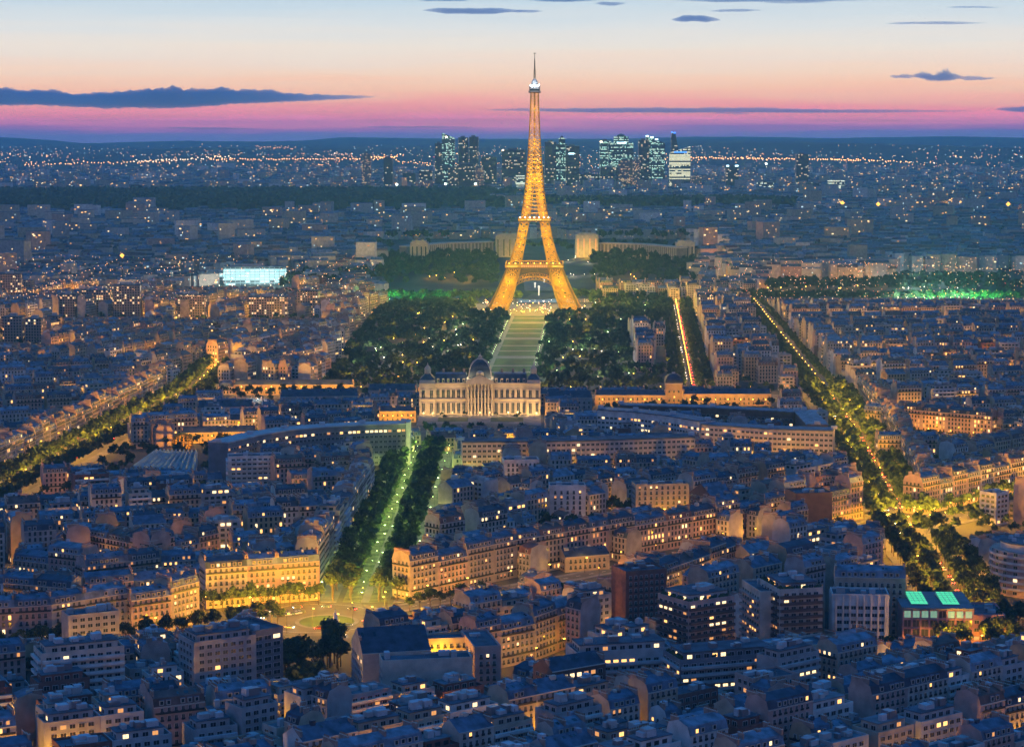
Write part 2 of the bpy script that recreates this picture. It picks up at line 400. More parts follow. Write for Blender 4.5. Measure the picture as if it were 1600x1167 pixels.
street([(-260, 929), (-165, 969), (-112, 1004)], 20, 4, trees=(4, 7.5), tstep=8, lamps=(-6.5,), lstep=21, label='the street at lower left', ts=.95, lpw=7500)
street([(92, 1200), (-40, 1330), (-60, 1350)], 11, 2.5, lamps=(4,), lstep=40, label='a side street')
street([(-92, 1190), (-330, 1110)], 11, 2.5, lamps=(-4,), lstep=34, label='a side street on the left')
street([(-90, 1345), (-330, 1270)], 11, 2.5, lamps=(-4,), lstep=34, label='a side street on the left')

for k in range(9): a = k * .7; add_lamp(234 + 17 * math.cos(a), 1243 + 17 * math.sin(a), 'sodium', 'lamp post with yellow light at the boulevard crossing', 'lamps at the boulevard crossing', 10, 52000)
# the round square
SQ = (-93, 1012)
def disc(q, c, r0, r1, z, m, n=40, sx=1.0):
    for i in range(n):
        a, b = 2 * math.pi * i / n, 2 * math.pi * (i + 1) / n
        f = lambda r, t: (c[0] + r * math.cos(t) * sx, c[1] + r * math.sin(t), z)
        q.quad(f(r0, a), f(r1, a), f(r1, b), f(r0, b), m)
disc(roads, SQ, 0, 36, .05, 'asphalt'); mark(*SQ, 66, 62, 0)
isl = QB(); disc(isl, (SQ[0] + 6, SQ[1] - 8), 0, 13, .17, 'grass'); disc(isl, (SQ[0] + 6, SQ[1] - 8), 13, 15, .18, 'paving'); kind(isl.build('traffic_island'), 'structure')
disc(marks_, SQ, 30, 30.2, .056, 'paint', 60)
for k in range(9):
    a = k * 2 * math.pi / 9 + .2
    add_lamp(SQ[0] + 33 * math.cos(a), SQ[1] + 33 * math.sin(a), 'sodium', 'lamp post with yellow light on the rim of the square', 'lamps around the square', 9, 36000)
for k in range(3): add_lamp(SQ[0] + 6 + 12 * math.cos(k * 2.1), SQ[1] - 8 + 12 * math.sin(k * 2.1), 'sodium', 'lamp post with yellow light on the traffic island', 'lamps on the traffic island', 9, 60000)
for (px, py, n) in ((462, 1052, 11), (512, 1040, 10), (480, 1090, 10), (528, 1018, 4)):
    for k in range(n):
        x, y = P(px, py); add_tree(x + rng.uniform(-6, 6), y + rng.uniform(-10, 8), 1.15, 'big dark tree in the clump below the square', 'trees below the square')
for px in range(318, 500, 15):
    x, y = P(px, 957 - (px - 318) * .07); add_tree(x, y, 1.0, 'tree in the row between the pale facades and the square', 'trees in front of the facades by the square')
    if px % 2: add_lamp(x - 3, y + 4, 'sodium', 'street lamp among the trees left of the square', 'lamps left of the square', 7, 1500)
for px in range(640, 760, 16):
    x, y = P(px, 956 - (px - 640) * .16); add_tree(x, y, .85, 'small tree in the row along the diagonal street', 'trees along the diagonal street')
kind(roads.build('road'), 'structure'); kind(walks.build('pavement'), 'structure'); kind(marks_.build('road_marking'), 'structure')

# ------------------------------------------------------------------ shared window meshes
def window_mesh(wd, ht, pane, rail=True, fr='frame'):
    q = QB()
    q.box(-wd / 2, wd / 2, -.06, -.02, 0, ht, pane)
    for x in (-wd / 2 - .06, wd / 2 - .06): q.box(x, x + .12, -.12, -.003, -.05, ht + .08, fr)
    q.box(-.04, .04, -.09, -.062, 0, ht, fr); q.box(-wd / 2 + .06, wd / 2 - .06, -.12, -.003, ht, ht + .12, fr)
    if rail: q.box(-wd / 2 - .1, wd / 2 + .1, -.3, -.13, .0, .75, 'rail')
    return q
WQ = {}; WM = {}
for pane in ('glass', 'lit_warm', 'lit_pale', 'lit_dim', 'lit_cool', 'lit_greenpale'):
    for sh, (a, b, r_) in {'tall': (1.2, 2.0, True), 'wide': (2.2, 1.5, False), 'strip': (3.4, 1.6, False)}.items():
        WQ[sh, pane] = window_mesh(a, b, pane, r_); WM[sh, pane] = None
def wmesh(sh, pane):
    if WM[sh, pane] is None: WM[sh, pane] = WQ[sh, pane].mesh('window')
    return WM[sh, pane]
def dormer_q(pane):
    q = QB(); q.box(-.85, .85, -.1, 1.6, 0, 1.9, 'trim'); q.quad((-1.05, -.2, 1.9), (1.05, -.2, 1.9), (1.05, 1.8, 2.15), (-1.05, 1.8, 2.15), 'roof_zinc')
    q.box(-.55, .55, -.14, -.103, .3, 1.6, pane); return q
DQ = {p: dormer_q(p) for p in ('glass', 'lit_warm', 'lit_pale', 'lit_dim')}; DM = {}
def chimney_q(L, h):
    q = QB(); q.box(-.35, .35, -L / 2, L / 2, 0, h, 'brick'); q.box(-.45, .45, -L / 2 - .1, L / 2 + .1, h, h + .15, 'trim')
    for k in range(int(L / .8)): q.box(-.14, .14, -L / 2 + .3 + k * .8, -L / 2 + .58 + k * .8, h + .15, h + .8, 'pot')
    return q
CQ = {k: chimney_q(*k) for k in ((2.4, 2.6), (3.6, 2.3), (5.0, 2.0), (6.4, 1.8))}; CM = {}

# ------------------------------------------------------------------ buildings
# local frame: front facade at y = -d/2 looking -y, width along x; 'ends' are the free gable walls that carry windows
NUMW = {0: 'no', 1: 'one', 2: 'two', 3: 'three', 4: 'four', 5: 'five', 6: 'six', 7: 'seven', 8: 'eight', 9: 'nine', 10: 'ten', 11: 'eleven', 12: 'twelve'}
def pick_pane(p):
    r = rng.random()
    if r > p: return 'glass'
    return rng.choice(('lit_warm', 'lit_warm', 'lit_pale', 'lit_dim', 'lit_dim'))
def gen(b):
    """fills b with its parts: wall, roof, balcony (QB) and lists of windows, dormers, chimneys"""
    w_, d_, nf = b['w'], b['d'], b['nf']; fh = b.get('fh', 3.1); st_ = b['roof']
    hw = b['hw'] = b.get('hw') or nf * fh + 1.0
    wm, rm = 'wall_' + b['wall'] if ('wall_' + b['wall']) in M else b['wall'], b['rm']
    W, Rf = QB(), QB(); b['W'], b['R'] = W, Rf; BL = b['B'] = []
    wins, dorm, chim = [], [], []; b['wins'], b['dorm'], b['chim'] = wins, dorm, chim
    x0, x1, y0, y1 = -w_ / 2, w_ / 2, -d_ / 2, d_ / 2
    W.box(x0, x1, y0, y1, 0, hw, wm)
    th = b['th']; cx, cyy = b['x'], b['y']
    vis = []
    for k, nrm in (('f', (0, -1)), ('r', (1, 0)), ('b', (0, 1)), ('l', (-1, 0))):
        nx = nrm[0] * math.cos(th) - nrm[1] * math.sin(th); ny = nrm[0] * math.sin(th) + nrm[1] * math.cos(th)
        if -(nx * cx + ny * cyy) / math.hypot(cx, cyy) > -.04: vis.append(k)
    b['vis'] = vis
    sh = b.get('win', 'tall'); bay = b.get('bay', {'tall': 2.7, 'wide': 3.4, 'strip': 4.4}[sh]); p = b.get('lit', .08)
    faces = [k for k in vis if k in 'fb' or k in b.get('ends', '')]
    faces = [k for k in faces if k not in b.get('blank', '')]
    lvl = b.get('det', 2)
    for k in faces:
        L = w_ if k in 'fb' else d_
        n = max(1, int((L - .8) / bay)); s0 = -(n - 1) * bay / 2
        rz = {'f': 0, 'r': math.pi / 2, 'b': math.pi, 'l': -math.pi / 2}[k]
        for f in range(nf):
            z = .9 + f * fh + (.4 if f == 0 else .6)
            pf = p * (1.7 if f == 0 else 1) * (.5 if k == 'b' else 1)
            run = None
            for i in range(n):
                if run is None or rng.random() < .72: run = pick_pane(pf)
                t = s0 + i * bay
                if k == 'f': wx, wy = t, y0
                elif k == 'b': wx, wy = -t, y1
                elif k == 'r': wx, wy = x1, t
                else: wx, wy = x0, -t
                wins.append((wx, wy, z, rz, sh, run))
        if lvl >= 1:                                    # string courses and long balconies, clear of the openings
            e = .14
            fl = [nf - 1] if nf > 4 else []
            for f in ([1] + fl if b.get('bal', True) else []):
                z = .9 + f * fh + .32
                dd = .55; B = QB(); BL.append(B)
                if k == 'f': B.box(x0 + .4, x1 - .4, y0 - dd, y0 - .004, z - .16, z, 'trim'); B.box(x0 + .4, x1 - .4, y0 - dd - .05, y0 - dd + .02, z + .003, z + .85, 'rail')
                elif k == 'b' and 0: pass
                elif k == 'r': B.box(x1 + .004, x1 + dd, y0 + .4, y1 - .4, z - .16, z, 'trim'); B.box(x1 + dd - .02, x1 + dd + .05, y0 + .4, y1 - .4, z + .003, z + .85, 'rail')
                elif k == 'l': B.box(x0 - dd, x0 - .004, y0 + .4, y1 - .4, z - .16, z, 'trim'); B.box(x0 - dd - .05, x0 - dd + .02, y0 + .4, y1 - .4, z + .003, z + .85, 'rail')
            if b.get('bands'):                          # balcony bands of a modern block
                for f in range(1, nf):
                    z = .9 + f * fh + .1
                    m = b['bands']; B = QB(); BL.append(B)
                    if k == 'f': B.box(x0 + .3, x1 - .3, y0 - 1.3, y0 - .004, z - .2, z + .95, m)
                    elif k == 'r': B.box(x1 + .004, x1 + 1.3, y0 + .3, y1 - .3, z - .2, z + .95, m)
                    elif k == 'l': B.box(x0 - 1.3, x0 - .004, y0 + .3, y1 - .3, z - .2, z + .95, m)
                    elif k == 'b': B.box(x0 + .3, x1 - .3, y1 + .004, y1 + 1.3, z - .2, z + .95, m)
            if b.get('fins'):
                for i in range(n + 1):
                    t = s0 + (i - .5) * bay; B = QB(); BL.append(B)
                    if k == 'f': B.box(t - .25, t + .25, y0 - .5, y0 - .004, .5, hw, b['fins'])
                    elif k == 'r': B.box(x1 + .004, x1 + .5, t - .25, t + .25, .5, hw, b['fins'])
                    elif k == 'l': B.box(x0 - .5, x0 - .004, t - .25, t + .25, .5, hw, b['fins'])
    # roof
    g = .25
    if st_ == 'mansard' or st_ == 'gable':
        if st_ == 'mansard': prof = [(y0, hw), (y0 + 1.1, hw + 3.0), (0, hw + 4.6), (y1 - 1.1, hw + 3.0), (y1, hw)]; rh = 3.0
        else: prof = [(y0, hw), (y0 * .5, hw + d_ * .15), (0, hw + d_ * .3), (y1 * .5, hw + d_ * .15), (y1, hw)]; rh = 0
        b['top'] = prof[2][1]
        hip = min(2.5, w_ * .15) if b.get('hip') else 0
        xs = [(x0, x1), (x0 + hip * .5, x1 - hip * .5), (x0 + hip * 1.6, x1 - hip * 1.6), (x0 + hip * .5, x1 - hip * .5), (x0, x1)]
        for i in range(4):
            (ya, za), (yb, zb) = prof[i], prof[i + 1]
            Rf.quad((xs[i][0], ya, za), (xs[i][1], ya, za), (xs[i + 1][1], yb, zb), (xs[i + 1][0], yb, zb), rm)
        for s in (0, 1):
            q = W if not hip else Rf; mm = wm if not hip else rm
            q.quad((xs[0][s], *prof[0]), (xs[1][s], *prof[1]), (xs[3][s], *prof[3]), (xs[4][s], *prof[4]), mm)
            q.tri((xs[1][s], *prof[1]), (xs[2][s], *prof[2]), (xs[3][s], *prof[3]), mm)
        if lvl >= 1:
            W.box(x0 + .003, x1 - .003, y0 - .4, y0 - .003, hw - .3, hw + .04, 'trim'); W.box(x0 + .003, x1 - .003, y1 + .003, y1 + .3, hw - .3, hw + .04, 'trim')
        if st_ == 'mansard':
            n = max(1, int((w_ - 2.5) / 2.7)); s0 = -(n - 1) * 1.35
            for k in ('f', 'b'):
                if k not in vis: continue
                for i in range(n):
                    if rng.random() < .12: continue
                    t = s0 + i * 2.7
                    dorm.append((t if k == 'f' else -t, (y0 + .25) if k == 'f' else (y1 - .25), hw + .35, 0 if k == 'f' else math.pi, pick_pane(p * 1.1) if rng.random() < .9 else 'glass'))
        for i in range(b.get('nch', 2)):
            xx = (x0 + .5, x1 - .5, x0 + .5, x1 - .5, rng.uniform(-.3, .3) * w_, rng.uniform(-.3, .3) * w_)[i % 6]; yy = (-d_ * .2, -d_ * .2, d_ * .16, d_ * .16, rng.uniform(-.2, .2) * d_, 0)[i % 6]
            hz = hw + (3.0 if st_ == 'mansard' else d_ * .1)
            chim.append((xx, yy, hz, rng.choice(list(CQ))))
        if lvl >= 1:
            for k in range(rng.randint(0, 3)):          # lift heads, hatches and vents by the ridge
                t = rng.uniform(x0 + 1.5, x1 - 1.5); a_, b_, c_ = rng.uniform(.4, 1.3), rng.uniform(.5, 1.2), rng.uniform(.5, 1.5); yy_ = rng.uniform(-1.5, 1.5)
                Rf.box(t - a_, t + a_, yy_ - b_, yy_ + b_, prof[2][1] - 1.2, prof[2][1] + c_ * .8, rng.choice(('box_pale', 'brick', 'roof_lead', 'trim', 'roof_slate')))
            for k in range(rng.randint(0, 4)):          # skylights on the shallow slope
                t = rng.uniform(x0 + 1.5, x1 - 1.5); s = -1
                f0, f1 = .25, .6
                pa, pb = prof[1], prof[2]
                A = (pa[0] + (pb[0] - pa[0]) * f0, pa[1] + (pb[1] - pa[1]) * f0 + .06); Bq = (pa[0] + (pb[0] - pa[0]) * f1, pa[1] + (pb[1] - pa[1]) * f1 + .06)
                Rf.quad((t - .5, *A), (t + .5, *A), (t + .5, *Bq), (t - .5, *Bq), 'glass')
    else:
        b['top'] = hw + .9
        inset = .35
        Rf.quad((x0 + inset, y0 + inset, hw + .05), (x1 - inset, y0 + inset, hw + .05), (x1 - inset, y1 - inset, hw + .05), (x0 + inset, y1 - inset, hw + .05), rm)
        for (a0, a1, c0, c1) in ((x0, x1, y0, y0 + inset), (x0, x1, y1 - inset, y1), (x0, x0 + inset, y0 + inset, y1 - inset), (x1 - inset, x1, y0 + inset, y1 - inset)):
            Rf.box(a0, a1, c0, c1, hw + .003, hw + .9, b.get('parapet', wm))
        zz = hw + .05
        if st_ == 'terrace':                            # set back top storey with its own windows
            i2 = 2.2
            if w_ > 8 and d_ > 8:
                Rf.box(x0 + i2, x1 - i2, y0 + i2, y1 - i2, zz, zz + 2.9, b.get('pent', wm)); zz2 = zz + 2.9
                Rf.box(x0 + i2 - .3, x1 - i2 + .3, y0 + i2 - .3, y1 - i2 + .3, zz2 + .003, zz2 + .3, rm)
                for k in vis:
                    L = (w_ if k in 'fb' else d_) - 2 * i2; n = max(1, int(L / 3.6)); s0 = -(n - 1) * 1.8
                    for i in range(n):
                        t = s0 + i * 3.6; pn = pick_pane(p * 2)
                        wins.append({'f': (t, y0 + i2, zz + .5, 0), 'b': (-t, y1 - i2, zz + .5, math.pi), 'r': (x1 - i2, t, zz + .5, math.pi / 2), 'l': (x0 + i2, -t, zz + .5, -math.pi / 2)}[k] + ('wide', pn))
                zz = zz2 + .3
                if b.get('plants'):
                    for k in range(b['plants']):
                        side = rng.choice('fblr'); t = rng.uniform(-.45, .45)
                        px_, py_ = {'f': (t * w_, y0 + 1.1), 'b': (t * w_, y1 - 1.1), 'l': (x0 + 1.1, t * d_), 'r': (x1 - 1.1, t * d_)}[side]
                        Rf.octa([(px_, py_, hw + .9), (px_ + .5, py_ + .2, hw + 1.3), (px_ - .4, py_ + .1, hw + 1.1)], rng.uniform(.6, 1.0), 'leaf_b')
        for k in range(b.get('boxes', 3) + (2 if w_ > 16 else 0)):
            sx, sy, sz = rng.uniform(1.5, 4.5), rng.uniform(1.5, 4), rng.uniform(1, 2.8)
            if w_ < 11 or d_ < 11: sx, sy = 1.6, 1.6
            mgn = 3.2 if st_ == 'terrace' else 1.5
            bx = rng.uniform(x0 + mgn + sx / 2, x1 - mgn - sx / 2) if w_ > 2 * mgn + sx else 0; by = rng.uniform(y0 + mgn + sy / 2, y1 - mgn - sy / 2) if d_ > 2 * mgn + sy else 0
            Rf.box(bx - sx / 2, bx + sx / 2, by - sy / 2, by + sy / 2, zz + .01 * (k + 1), zz + sz, rng.choice(('box_pale', 'concrete', 'metal')))
            chim and None
        if lvl >= 1 and b.get('pipes', True):
            for k in range(int(w_ / 6)):
                t = rng.uniform(x0 + 1, x1 - 1); Rf.cyl(t, rng.choice((-1, 1)) * d_ * .3 if d_ < 9 else rng.uniform(y0 + 1, y1 - 1), zz, zz + rng.uniform(.6, 1.6), .2, .2, 'metal', 6)
def merge_into(Q, b, wins=True):
    x, y, z, th = b['x'], b['y'], b.get('z', 0), b['th']
    L = QB()
    for k in (b['W'], b['R'], *b['B']): L.merge(k)
    for (dx, dy, dz, rz, pane) in b['dorm']: L.merge(DQ[pane], dx, dy, dz, rz)
    for (dx, dy, dz, ck) in b['chim']: L.merge(CQ[ck], dx, dy, dz)
    Q.merge(L, x, y, z, th)
    if wins and b['wins']:
        by = {}
        for (wx, wy, wz, rz, sh, pane) in b['wins']:
            a, h = {'tall': (.6, 2.0), 'wide': (1.1, 1.5), 'strip': (1.7, 1.6)}[sh]
            c, s = math.cos(rz), math.sin(rz); ox, oy = wx + s * .05, wy - c * .05
            by.setdefault(pane, []).append([(ox - c * a, oy - s * a, wz), (ox + c * a, oy + s * a, wz), (ox + c * a, oy + s * a, wz + h), (ox - c * a, oy - s * a, wz + h)])
        L = QB()
        for pn, qs in by.items(): L.add(qs, pn)
        Q.merge(L, x, y, z, th)
def make_thing(b, name, label, cat, group=None, cap=100):
    root = thing(name, label, cat, (b['x'], b['y'], b.get('z', 0)), b['th'], group)
    b['W'].build('wall', root)
    rf = b['R'].build('roof', root)
    for bq in b['B']: bq.build('balcony' if not b.get('fins') else 'pilaster', root)
    wins = b['wins']
    for (wx, wy, wz, rz, sh, pane) in wins[-cap:] if len(wins) > cap else wins:
        put('window', wmesh(sh, pane), root, (wx, wy, wz), rz)
    if len(wins) > cap:
        q = QB()
        for (wx, wy, wz, rz, sh, pane) in wins[:-cap]: q.merge(WQ[sh, pane], wx, wy, wz, rz)
        kind(q.build('windows', root), 'stuff')
    for (dx, dy, dz, rz, pane) in b['dorm']:
        if pane not in DM: DM[pane] = DQ[pane].mesh('dormer')
        put('dormer', DM[pane], rf or root, (dx, dy, dz), rz)
    for (dx, dy, dz, ck) in b['chim']:
        if ck not in CM: CM[ck] = CQ[ck].mesh('chimney')
        put('chimney', CM[ck], rf or root, (dx, dy, dz))
    return root

BLD = []           # every building of the ordinary city fabric
def rand_style(b, zone='old'):
    r = rng.random()
    b.setdefault('wall', rng.choice(('cream', 'cream', 'cream', 'pale', 'pale', 'pinkish', 'pinkish', 'grey', 'white', 'ochre')))
    if 'roof' not in b:
        if zone == 'new' and rng.random() < .5: r = rng.uniform(.78, 1)
        b['roof'] = 'mansard' if r < .66 else 'gable' if r < .80 else 'flat' if r < .90 else 'terrace'
    if b['roof'] in ('mansard', 'gable'): b['rm'] = rng.choices(('roof_zinc', 'roof_slate', 'roof_lead', 'roof_tile'), (5, 3, 3, 1.1))[0]; b['nch'] = rng.randint(2, 6)
    else:
        b['rm'] = rng.choice(('roof_flat', 'gravel', 'roof_flat')); b['win'] = 'wide'; b['fh'] = 2.9
        if rng.random() < .4: b['bands'] = rng.choice(('concrete', 'box_pale', 'wall_white')); b['bal'] = False
        else: b['bal'] = False
        b['wall'] = rng.choice(('white', 'pale', 'grey', 'concrete', 'brick', 'cream'))
    return b
def row(pts, nf=6, d=12.5, where='', wall=None, roofs=None, lit=.08, lamps=None, ends=True, force=True, wr=(13, 22), faceleft=False):
    """terrace of buildings whose facades stand on the polyline; the houses lie to its left (away from the viewer)"""
    seq = []
    for si, (a, c) in enumerate(zip(pts[:-1], pts[1:])):
        L = math.hypot(c[0] - a[0], c[1] - a[1]); th = math.atan2(c[1] - a[1], c[0] - a[0]); ux, uy = math.cos(th), math.sin(th)
        n = max(1, round(L / ((wr[0] + wr[1]) / 2))); ws = [rng.uniform(*wr) for _ in range(n)]; k = L / sum(ws); t = 0
        for i, w_ in enumerate(ws):
            w_ *= k; m = t + w_ / 2; t += w_
            dd = d * rng.uniform(.9, 1.1)
            x, y = a[0] + ux * m - uy * dd / 2, a[1] + uy * m + ux * dd / 2
            b = dict(x=x, y=y, th=th, w=w_ - .01, d=dd, nf=nf + rng.choice((-1, 0, 0, 0, 1)), lit=lit * rng.uniform(.5, 1.6))
            if wall: b['wall'] = rng.choice(wall)
            if roofs: b['roof'] = rng.choice(roofs)
            if i == 0 and si == 0: b['ends'] = 'l'
            if i == n - 1 and si == len(pts) - 2: b['ends'] = b.get('ends', '') + 'r'
            rand_style(b)
            if not force and taken(x, y, w_ - 1, dd - 1, th) > .05: continue
            mark(x, y, w_ + 1, dd, th); b['where'] = where; seq.append(b); BLD.append(b)
    for i, b in enumerate(seq): b['ord'] = (i, len(seq))
    if lamps:
        for x, y, th in along(pts, lamps[0], lamps[1], 6): add_lamp(x, y, 'sodium', f'lamp with yellow light before the {where}', f'lamps before the {where}', 7.5, lamps[2] if len(lamps) > 2 else None)
G = lambda *pp: [P(*p) for p in pp]
STONE = ('cream', 'pale', 'cream', 'pinkish'); MANS = ('mansard',)
row(G((-40, 1020), (82, 1012), (200, 992)), 6, where='stone terrace at the lower left edge', wall=STONE, roofs=MANS, lit=.09)
row(G((206, 994), (268, 984), (312, 972)), 6, where='corner block with a bright yellow foot', wall=STONE, roofs=MANS, lit=.12)
row(G((322, 951), (500, 937)), 6, where='facades behind the trees left of the square', wall=('pinkish', 'cream', 'pale'), roofs=MANS, lit=.12)
row([(-97, 1074), (-86, 1345)], 7, where='row on the left side of the green avenue', wall=('grey', 'pale', 'white', 'cream'), roofs=('mansard', 'mansard', 'terrace'), lit=.05, wr=(18, 28))
row([(-50, 1050), (2, 1106), (52, 1150)], 6, where='long row on the diagonal street', wall=('pinkish', 'cream'), roofs=MANS, lit=.10, wr=(16, 22))
row([(52, 1150), (100, 1192), (160, 1246)], 5, where='far half of the diagonal street row', wall=('pinkish', 'cream'), roofs=MANS, lit=.10, wr=(16, 22))
row([(48, 1006), (72, 1040), (118, 1112)], 5, d=11, where='yellow lit terrace by the brown block', wall=('ochre', 'cream'), roofs=('gable', 'mansard'), lit=.12)
row(G((745, 1052), (835, 1032), (915, 1002)), 6, d=12, where='terrace at the bottom beside the narrow street', wall=('cream', 'pinkish'), roofs=MANS, lit=.12, lamps=(22, 6))
row(G((1298, 820), (1348, 810)), 6, d=13, where='pair of facades left of the crossing', wall=('pinkish',), roofs=MANS, lit=.16)
row([(246, 1288), (330, 1378), (470, 1520)], 6, d=13, where='row behind the orange cross street', wall=('pinkish', 'cream', 'pale'), roofs=MANS, lit=.10)
row([P(113, 826, 18), P(235, 850, 18), P(342, 828, 18)], 5, where='bent terrace in the middle of the left quarter', wall=('pinkish',), roofs=MANS, lit=.07, lamps=(26, 6))
row([P(20, 860, 18), P(128, 872, 18)], 5, where='terrace at left above the yellow corner', wall=('pinkish', 'cream'), roofs=MANS, lit=.08)
row([P(133, 880, 18), P(250, 866, 18)], 5, where='terrace with lit dormers left of the trees', wall=('pinkish', 'cream'), roofs=MANS, lit=.10)
row([P(0, 905, 18), P(110, 914, 18)], 5, where='terrace with lit attics at the left edge', wall=('pinkish', 'cream'), roofs=MANS, lit=.14)
row([P(1350, 636, 18), P(1440, 645, 18), P(1550, 654, 18)], 6, where='yellow lit row right of the boulevard', wall=('cream', 'pinkish'), roofs=MANS, lit=.16, lamps=(18, 7, 4200))
row([P(1372, 690, 18), P(1465, 690, 18)], 6, where='second row right of the boulevard', wall=('cream', 'pinkish'), roofs=MANS, lit=.12)
row([(280, 1500), (312, 1900)], 6, where='right side of the boulevard', wall=('pinkish', 'cream'), roofs=MANS, lit=.10) if 0 else None
row([(250, 1300), (292, 1720), (300, 1850)][::-1], 6, where='facades on the right side of the boulevard', wall=('pinkish', 'cream'), roofs=MANS, lit=.1) if 0 else None
row([(296, 1850), (279, 1604), (249, 1310)], 6, where='facades on the right side of the boulevard', wall=('pinkish', 'cream'), roofs=MANS, lit=.1)
row([(-350, 1340), (-301, 1860)], 6, where='facades on the left side of the left avenue', wall=('pinkish', 'cream', 'pale'), roofs=MANS, lit=.1)

# ------------------------------------------------------------------ single buildings one can pick out
def block(px, py, z, w_, d_, th, name, label, cat, at='front', **kw):
    """a freestanding building whose front top edge has its middle at pixel px, py (roof height z)"""
    x, y = P(px, py, z)
    if at == 'front': x, y = x - math.sin(RAD(th)) * d_ / 2, y + math.cos(RAD(th)) * d_ / 2
    b = dict(x=x, y=y, th=RAD(th), w=w_, d=d_, hw=z, ends='lr', bal=False, fh=3.0, win='wide', roof='flat', rm='roof_flat', wall='concrete')
    b.update(kw); b['nf'] = kw.get('nf') or int((z - 1) / b['fh']); gen(b); mark(x, y, w_ + 2, d_ + 2, b['th'])
    return make_thing(b, name, label, cat)
AB, OB = 'apartment_block', 'office_building'
block(130, 1018, 25, 33, 15, 24, AB, 'pale block with long balcony bands and roof huts at the bottom left', 'apartment block', wall='pale', bands='wall_white', lit=.05, boxes=5, roof='terrace')
block(352, 1000, 25, 27, 17, 30, AB, 'grey block with stepped roof huts below the yellow corner block', 'apartment block', wall='grey', blank='', lit=.06, boxes=7, roof='terrace')
block(418, 985, 26, 15, 24, 40, OB, 'narrow dark glass building at the left edge of the square', 'office', wall='concrete_dark', win='strip', lit=.05, boxes=2)
block(620, 1018, 21, 28, 26, 14, AB, 'block with a big dark slate roof just right of the square', 'apartment block', roof='gable', rm='roof_slate', wall='grey', blank='f', lit=.05, nch=1)
block(668, 1032, 21, 36, 11, 10, OB, 'blank fronted pale hall below the yellow lit courtyard', 'office', wall='pale', blank='f', lit=.1, boxes=1)
block(762, 1012, 21, 11, 30, 12, OB, 'pinkish wing with rows of windows right of the yellow lit courtyard', 'office', wall='pinkish', win='tall', lit=.08, boxes=1)
block(690, 1000, 20, 28, 10, 10, OB, 'low cream wing behind the yellow lit courtyard', 'office', wall='cream', win='tall', lit=.1, boxes=1)
xx, yy = P(690, 1016, 16); light('courtyard_lamp_light', SODIUM, 15000, (xx, yy - 3, 14))
block(1112, 938, 28, 25, 22, 33, AB, 'dark block with planted roof terrace and warm windows in the lower right centre', 'apartment block', wall='pinkish', bands='wall_brown', lit=.2, roof='terrace', pent='concrete', plants=50, blank='')
block(1205, 926, 29, 10, 26, 12, AB, 'tall slab with a narrow pale front left of the brown balcony tower', 'apartment block', wall='pale', blank='f', lit=.1, bands='wall_pinkish', boxes=2)
block(1252, 922, 31, 20, 24, 14, AB, 'tower with brown balcony bands between pale blank piers and a planted roof', 'apartment block', wall='pale', bands='wall_brown', lit=.14, roof='terrace', plants=50, pent='concrete_dark')
block(1345, 931, 24, 25, 15, -4, OB, 'white office block with a regular grid of dark windows', 'office', wall='white', win='wide', bay=3.1, fh=3.3, lit=.02, fins='wall_white', boxes=2, parapet='wall_white')
block(1360, 902, 27, 32, 12, -6, AB, 'cream block with grey mansard attic behind the white grid office', 'apartment block', wall='cream', win='tall', roof='mansard', rm='roof_lead', lit=.07, nch=2, ends='lr')
block(1010, 893, 26, 21, 16, 22, AB, 'dark red brick block with a pale stair strip', 'apartment block', wall='brick', lit=.03, blank='l', boxes=4, win='tall')
block(1035, 758, 22, 32, 13, 8, AB, 'pale flat roofed block brightly lit in yellow above the centre', 'apartment block', wall='cream', win='tall', bay=3.4, lit=.15, boxes=3)
xx, yy = P(1035, 758, 22); add_lamp(xx, yy - 6, 'sodium', 'yellow lamp right before the bright pale block', 'lamps before the bright block', 9, 14000); add_lamp(xx + 14, yy - 4, 'sodium', 'yellow lamp at the right of the bright pale block', 'lamps before the bright block', 9, 6000)
block(887, 760, 24, 21, 12, 2, AB, 'white apartment block with a square grid of windows above the dark courtyard trees', 'apartment block', wall='white', win='tall', bay=3.6, lit=.10, boxes=3)
block(918, 868, 8, 25, 12, 20, AB, 'low house with a long dark slate roof between the two stone rows', 'house', wall='cream', roof='gable', rm='roof_slate', lit=.04, win='tall', nch=0)
block(975, 1018, 21, 40, 16, 14, AB, 'stepped block with long pale balcony bands at the bottom centre', 'apartment block', wall='concrete', bands='box_pale', lit=.12, roof='terrace', boxes=2)
block(1140, 1028, 22, 42, 18, 18, AB, 'stepped block with planted terraces at the bottom right of centre', 'apartment block', wall='concrete_dark', bands='concrete', lit=.12, roof='terrace', plants=26, boxes=3)
block(1262, 1012, 20, 38, 15, 32, AB, 'long pale block with white piers and warm windows at the bottom', 'apartment block', wall='pale', fins='wall_white', lit=.22, boxes=3)
block(1215, 1060, 22, 20, 14, 30, AB, 'small pinkish block at the bottom edge below the long pale block', 'apartment block', wall='pinkish', lit=.14, boxes=3)
block(398, 714, 22, 34, 14, 8, AB, 'light block with white balcony bands below the dark curved slab', 'apartment block', wall='white', bands='wall_white', lit=.08, boxes=4)
block(815, 720, 26, 22, 14, 6, AB, 'pale apartment tower with small dark windows below the long ministry', 'apartment block', wall='white', win='tall', lit=.05, boxes=3)
block(1130, 775, 22, 16, 22, 30, AB, 'plain brown gable wall block right of the bright pale block', 'apartment block', wall='brown', blank='f', lit=.05, roof='gable', rm='roof_zinc')
block(1272, 772, 24, 22, 18, 12, AB, 'block with a big blank brown wall left of the pinkish facades', 'apartment block', wall='brown', blank='fl', lit=.05, boxes=2)
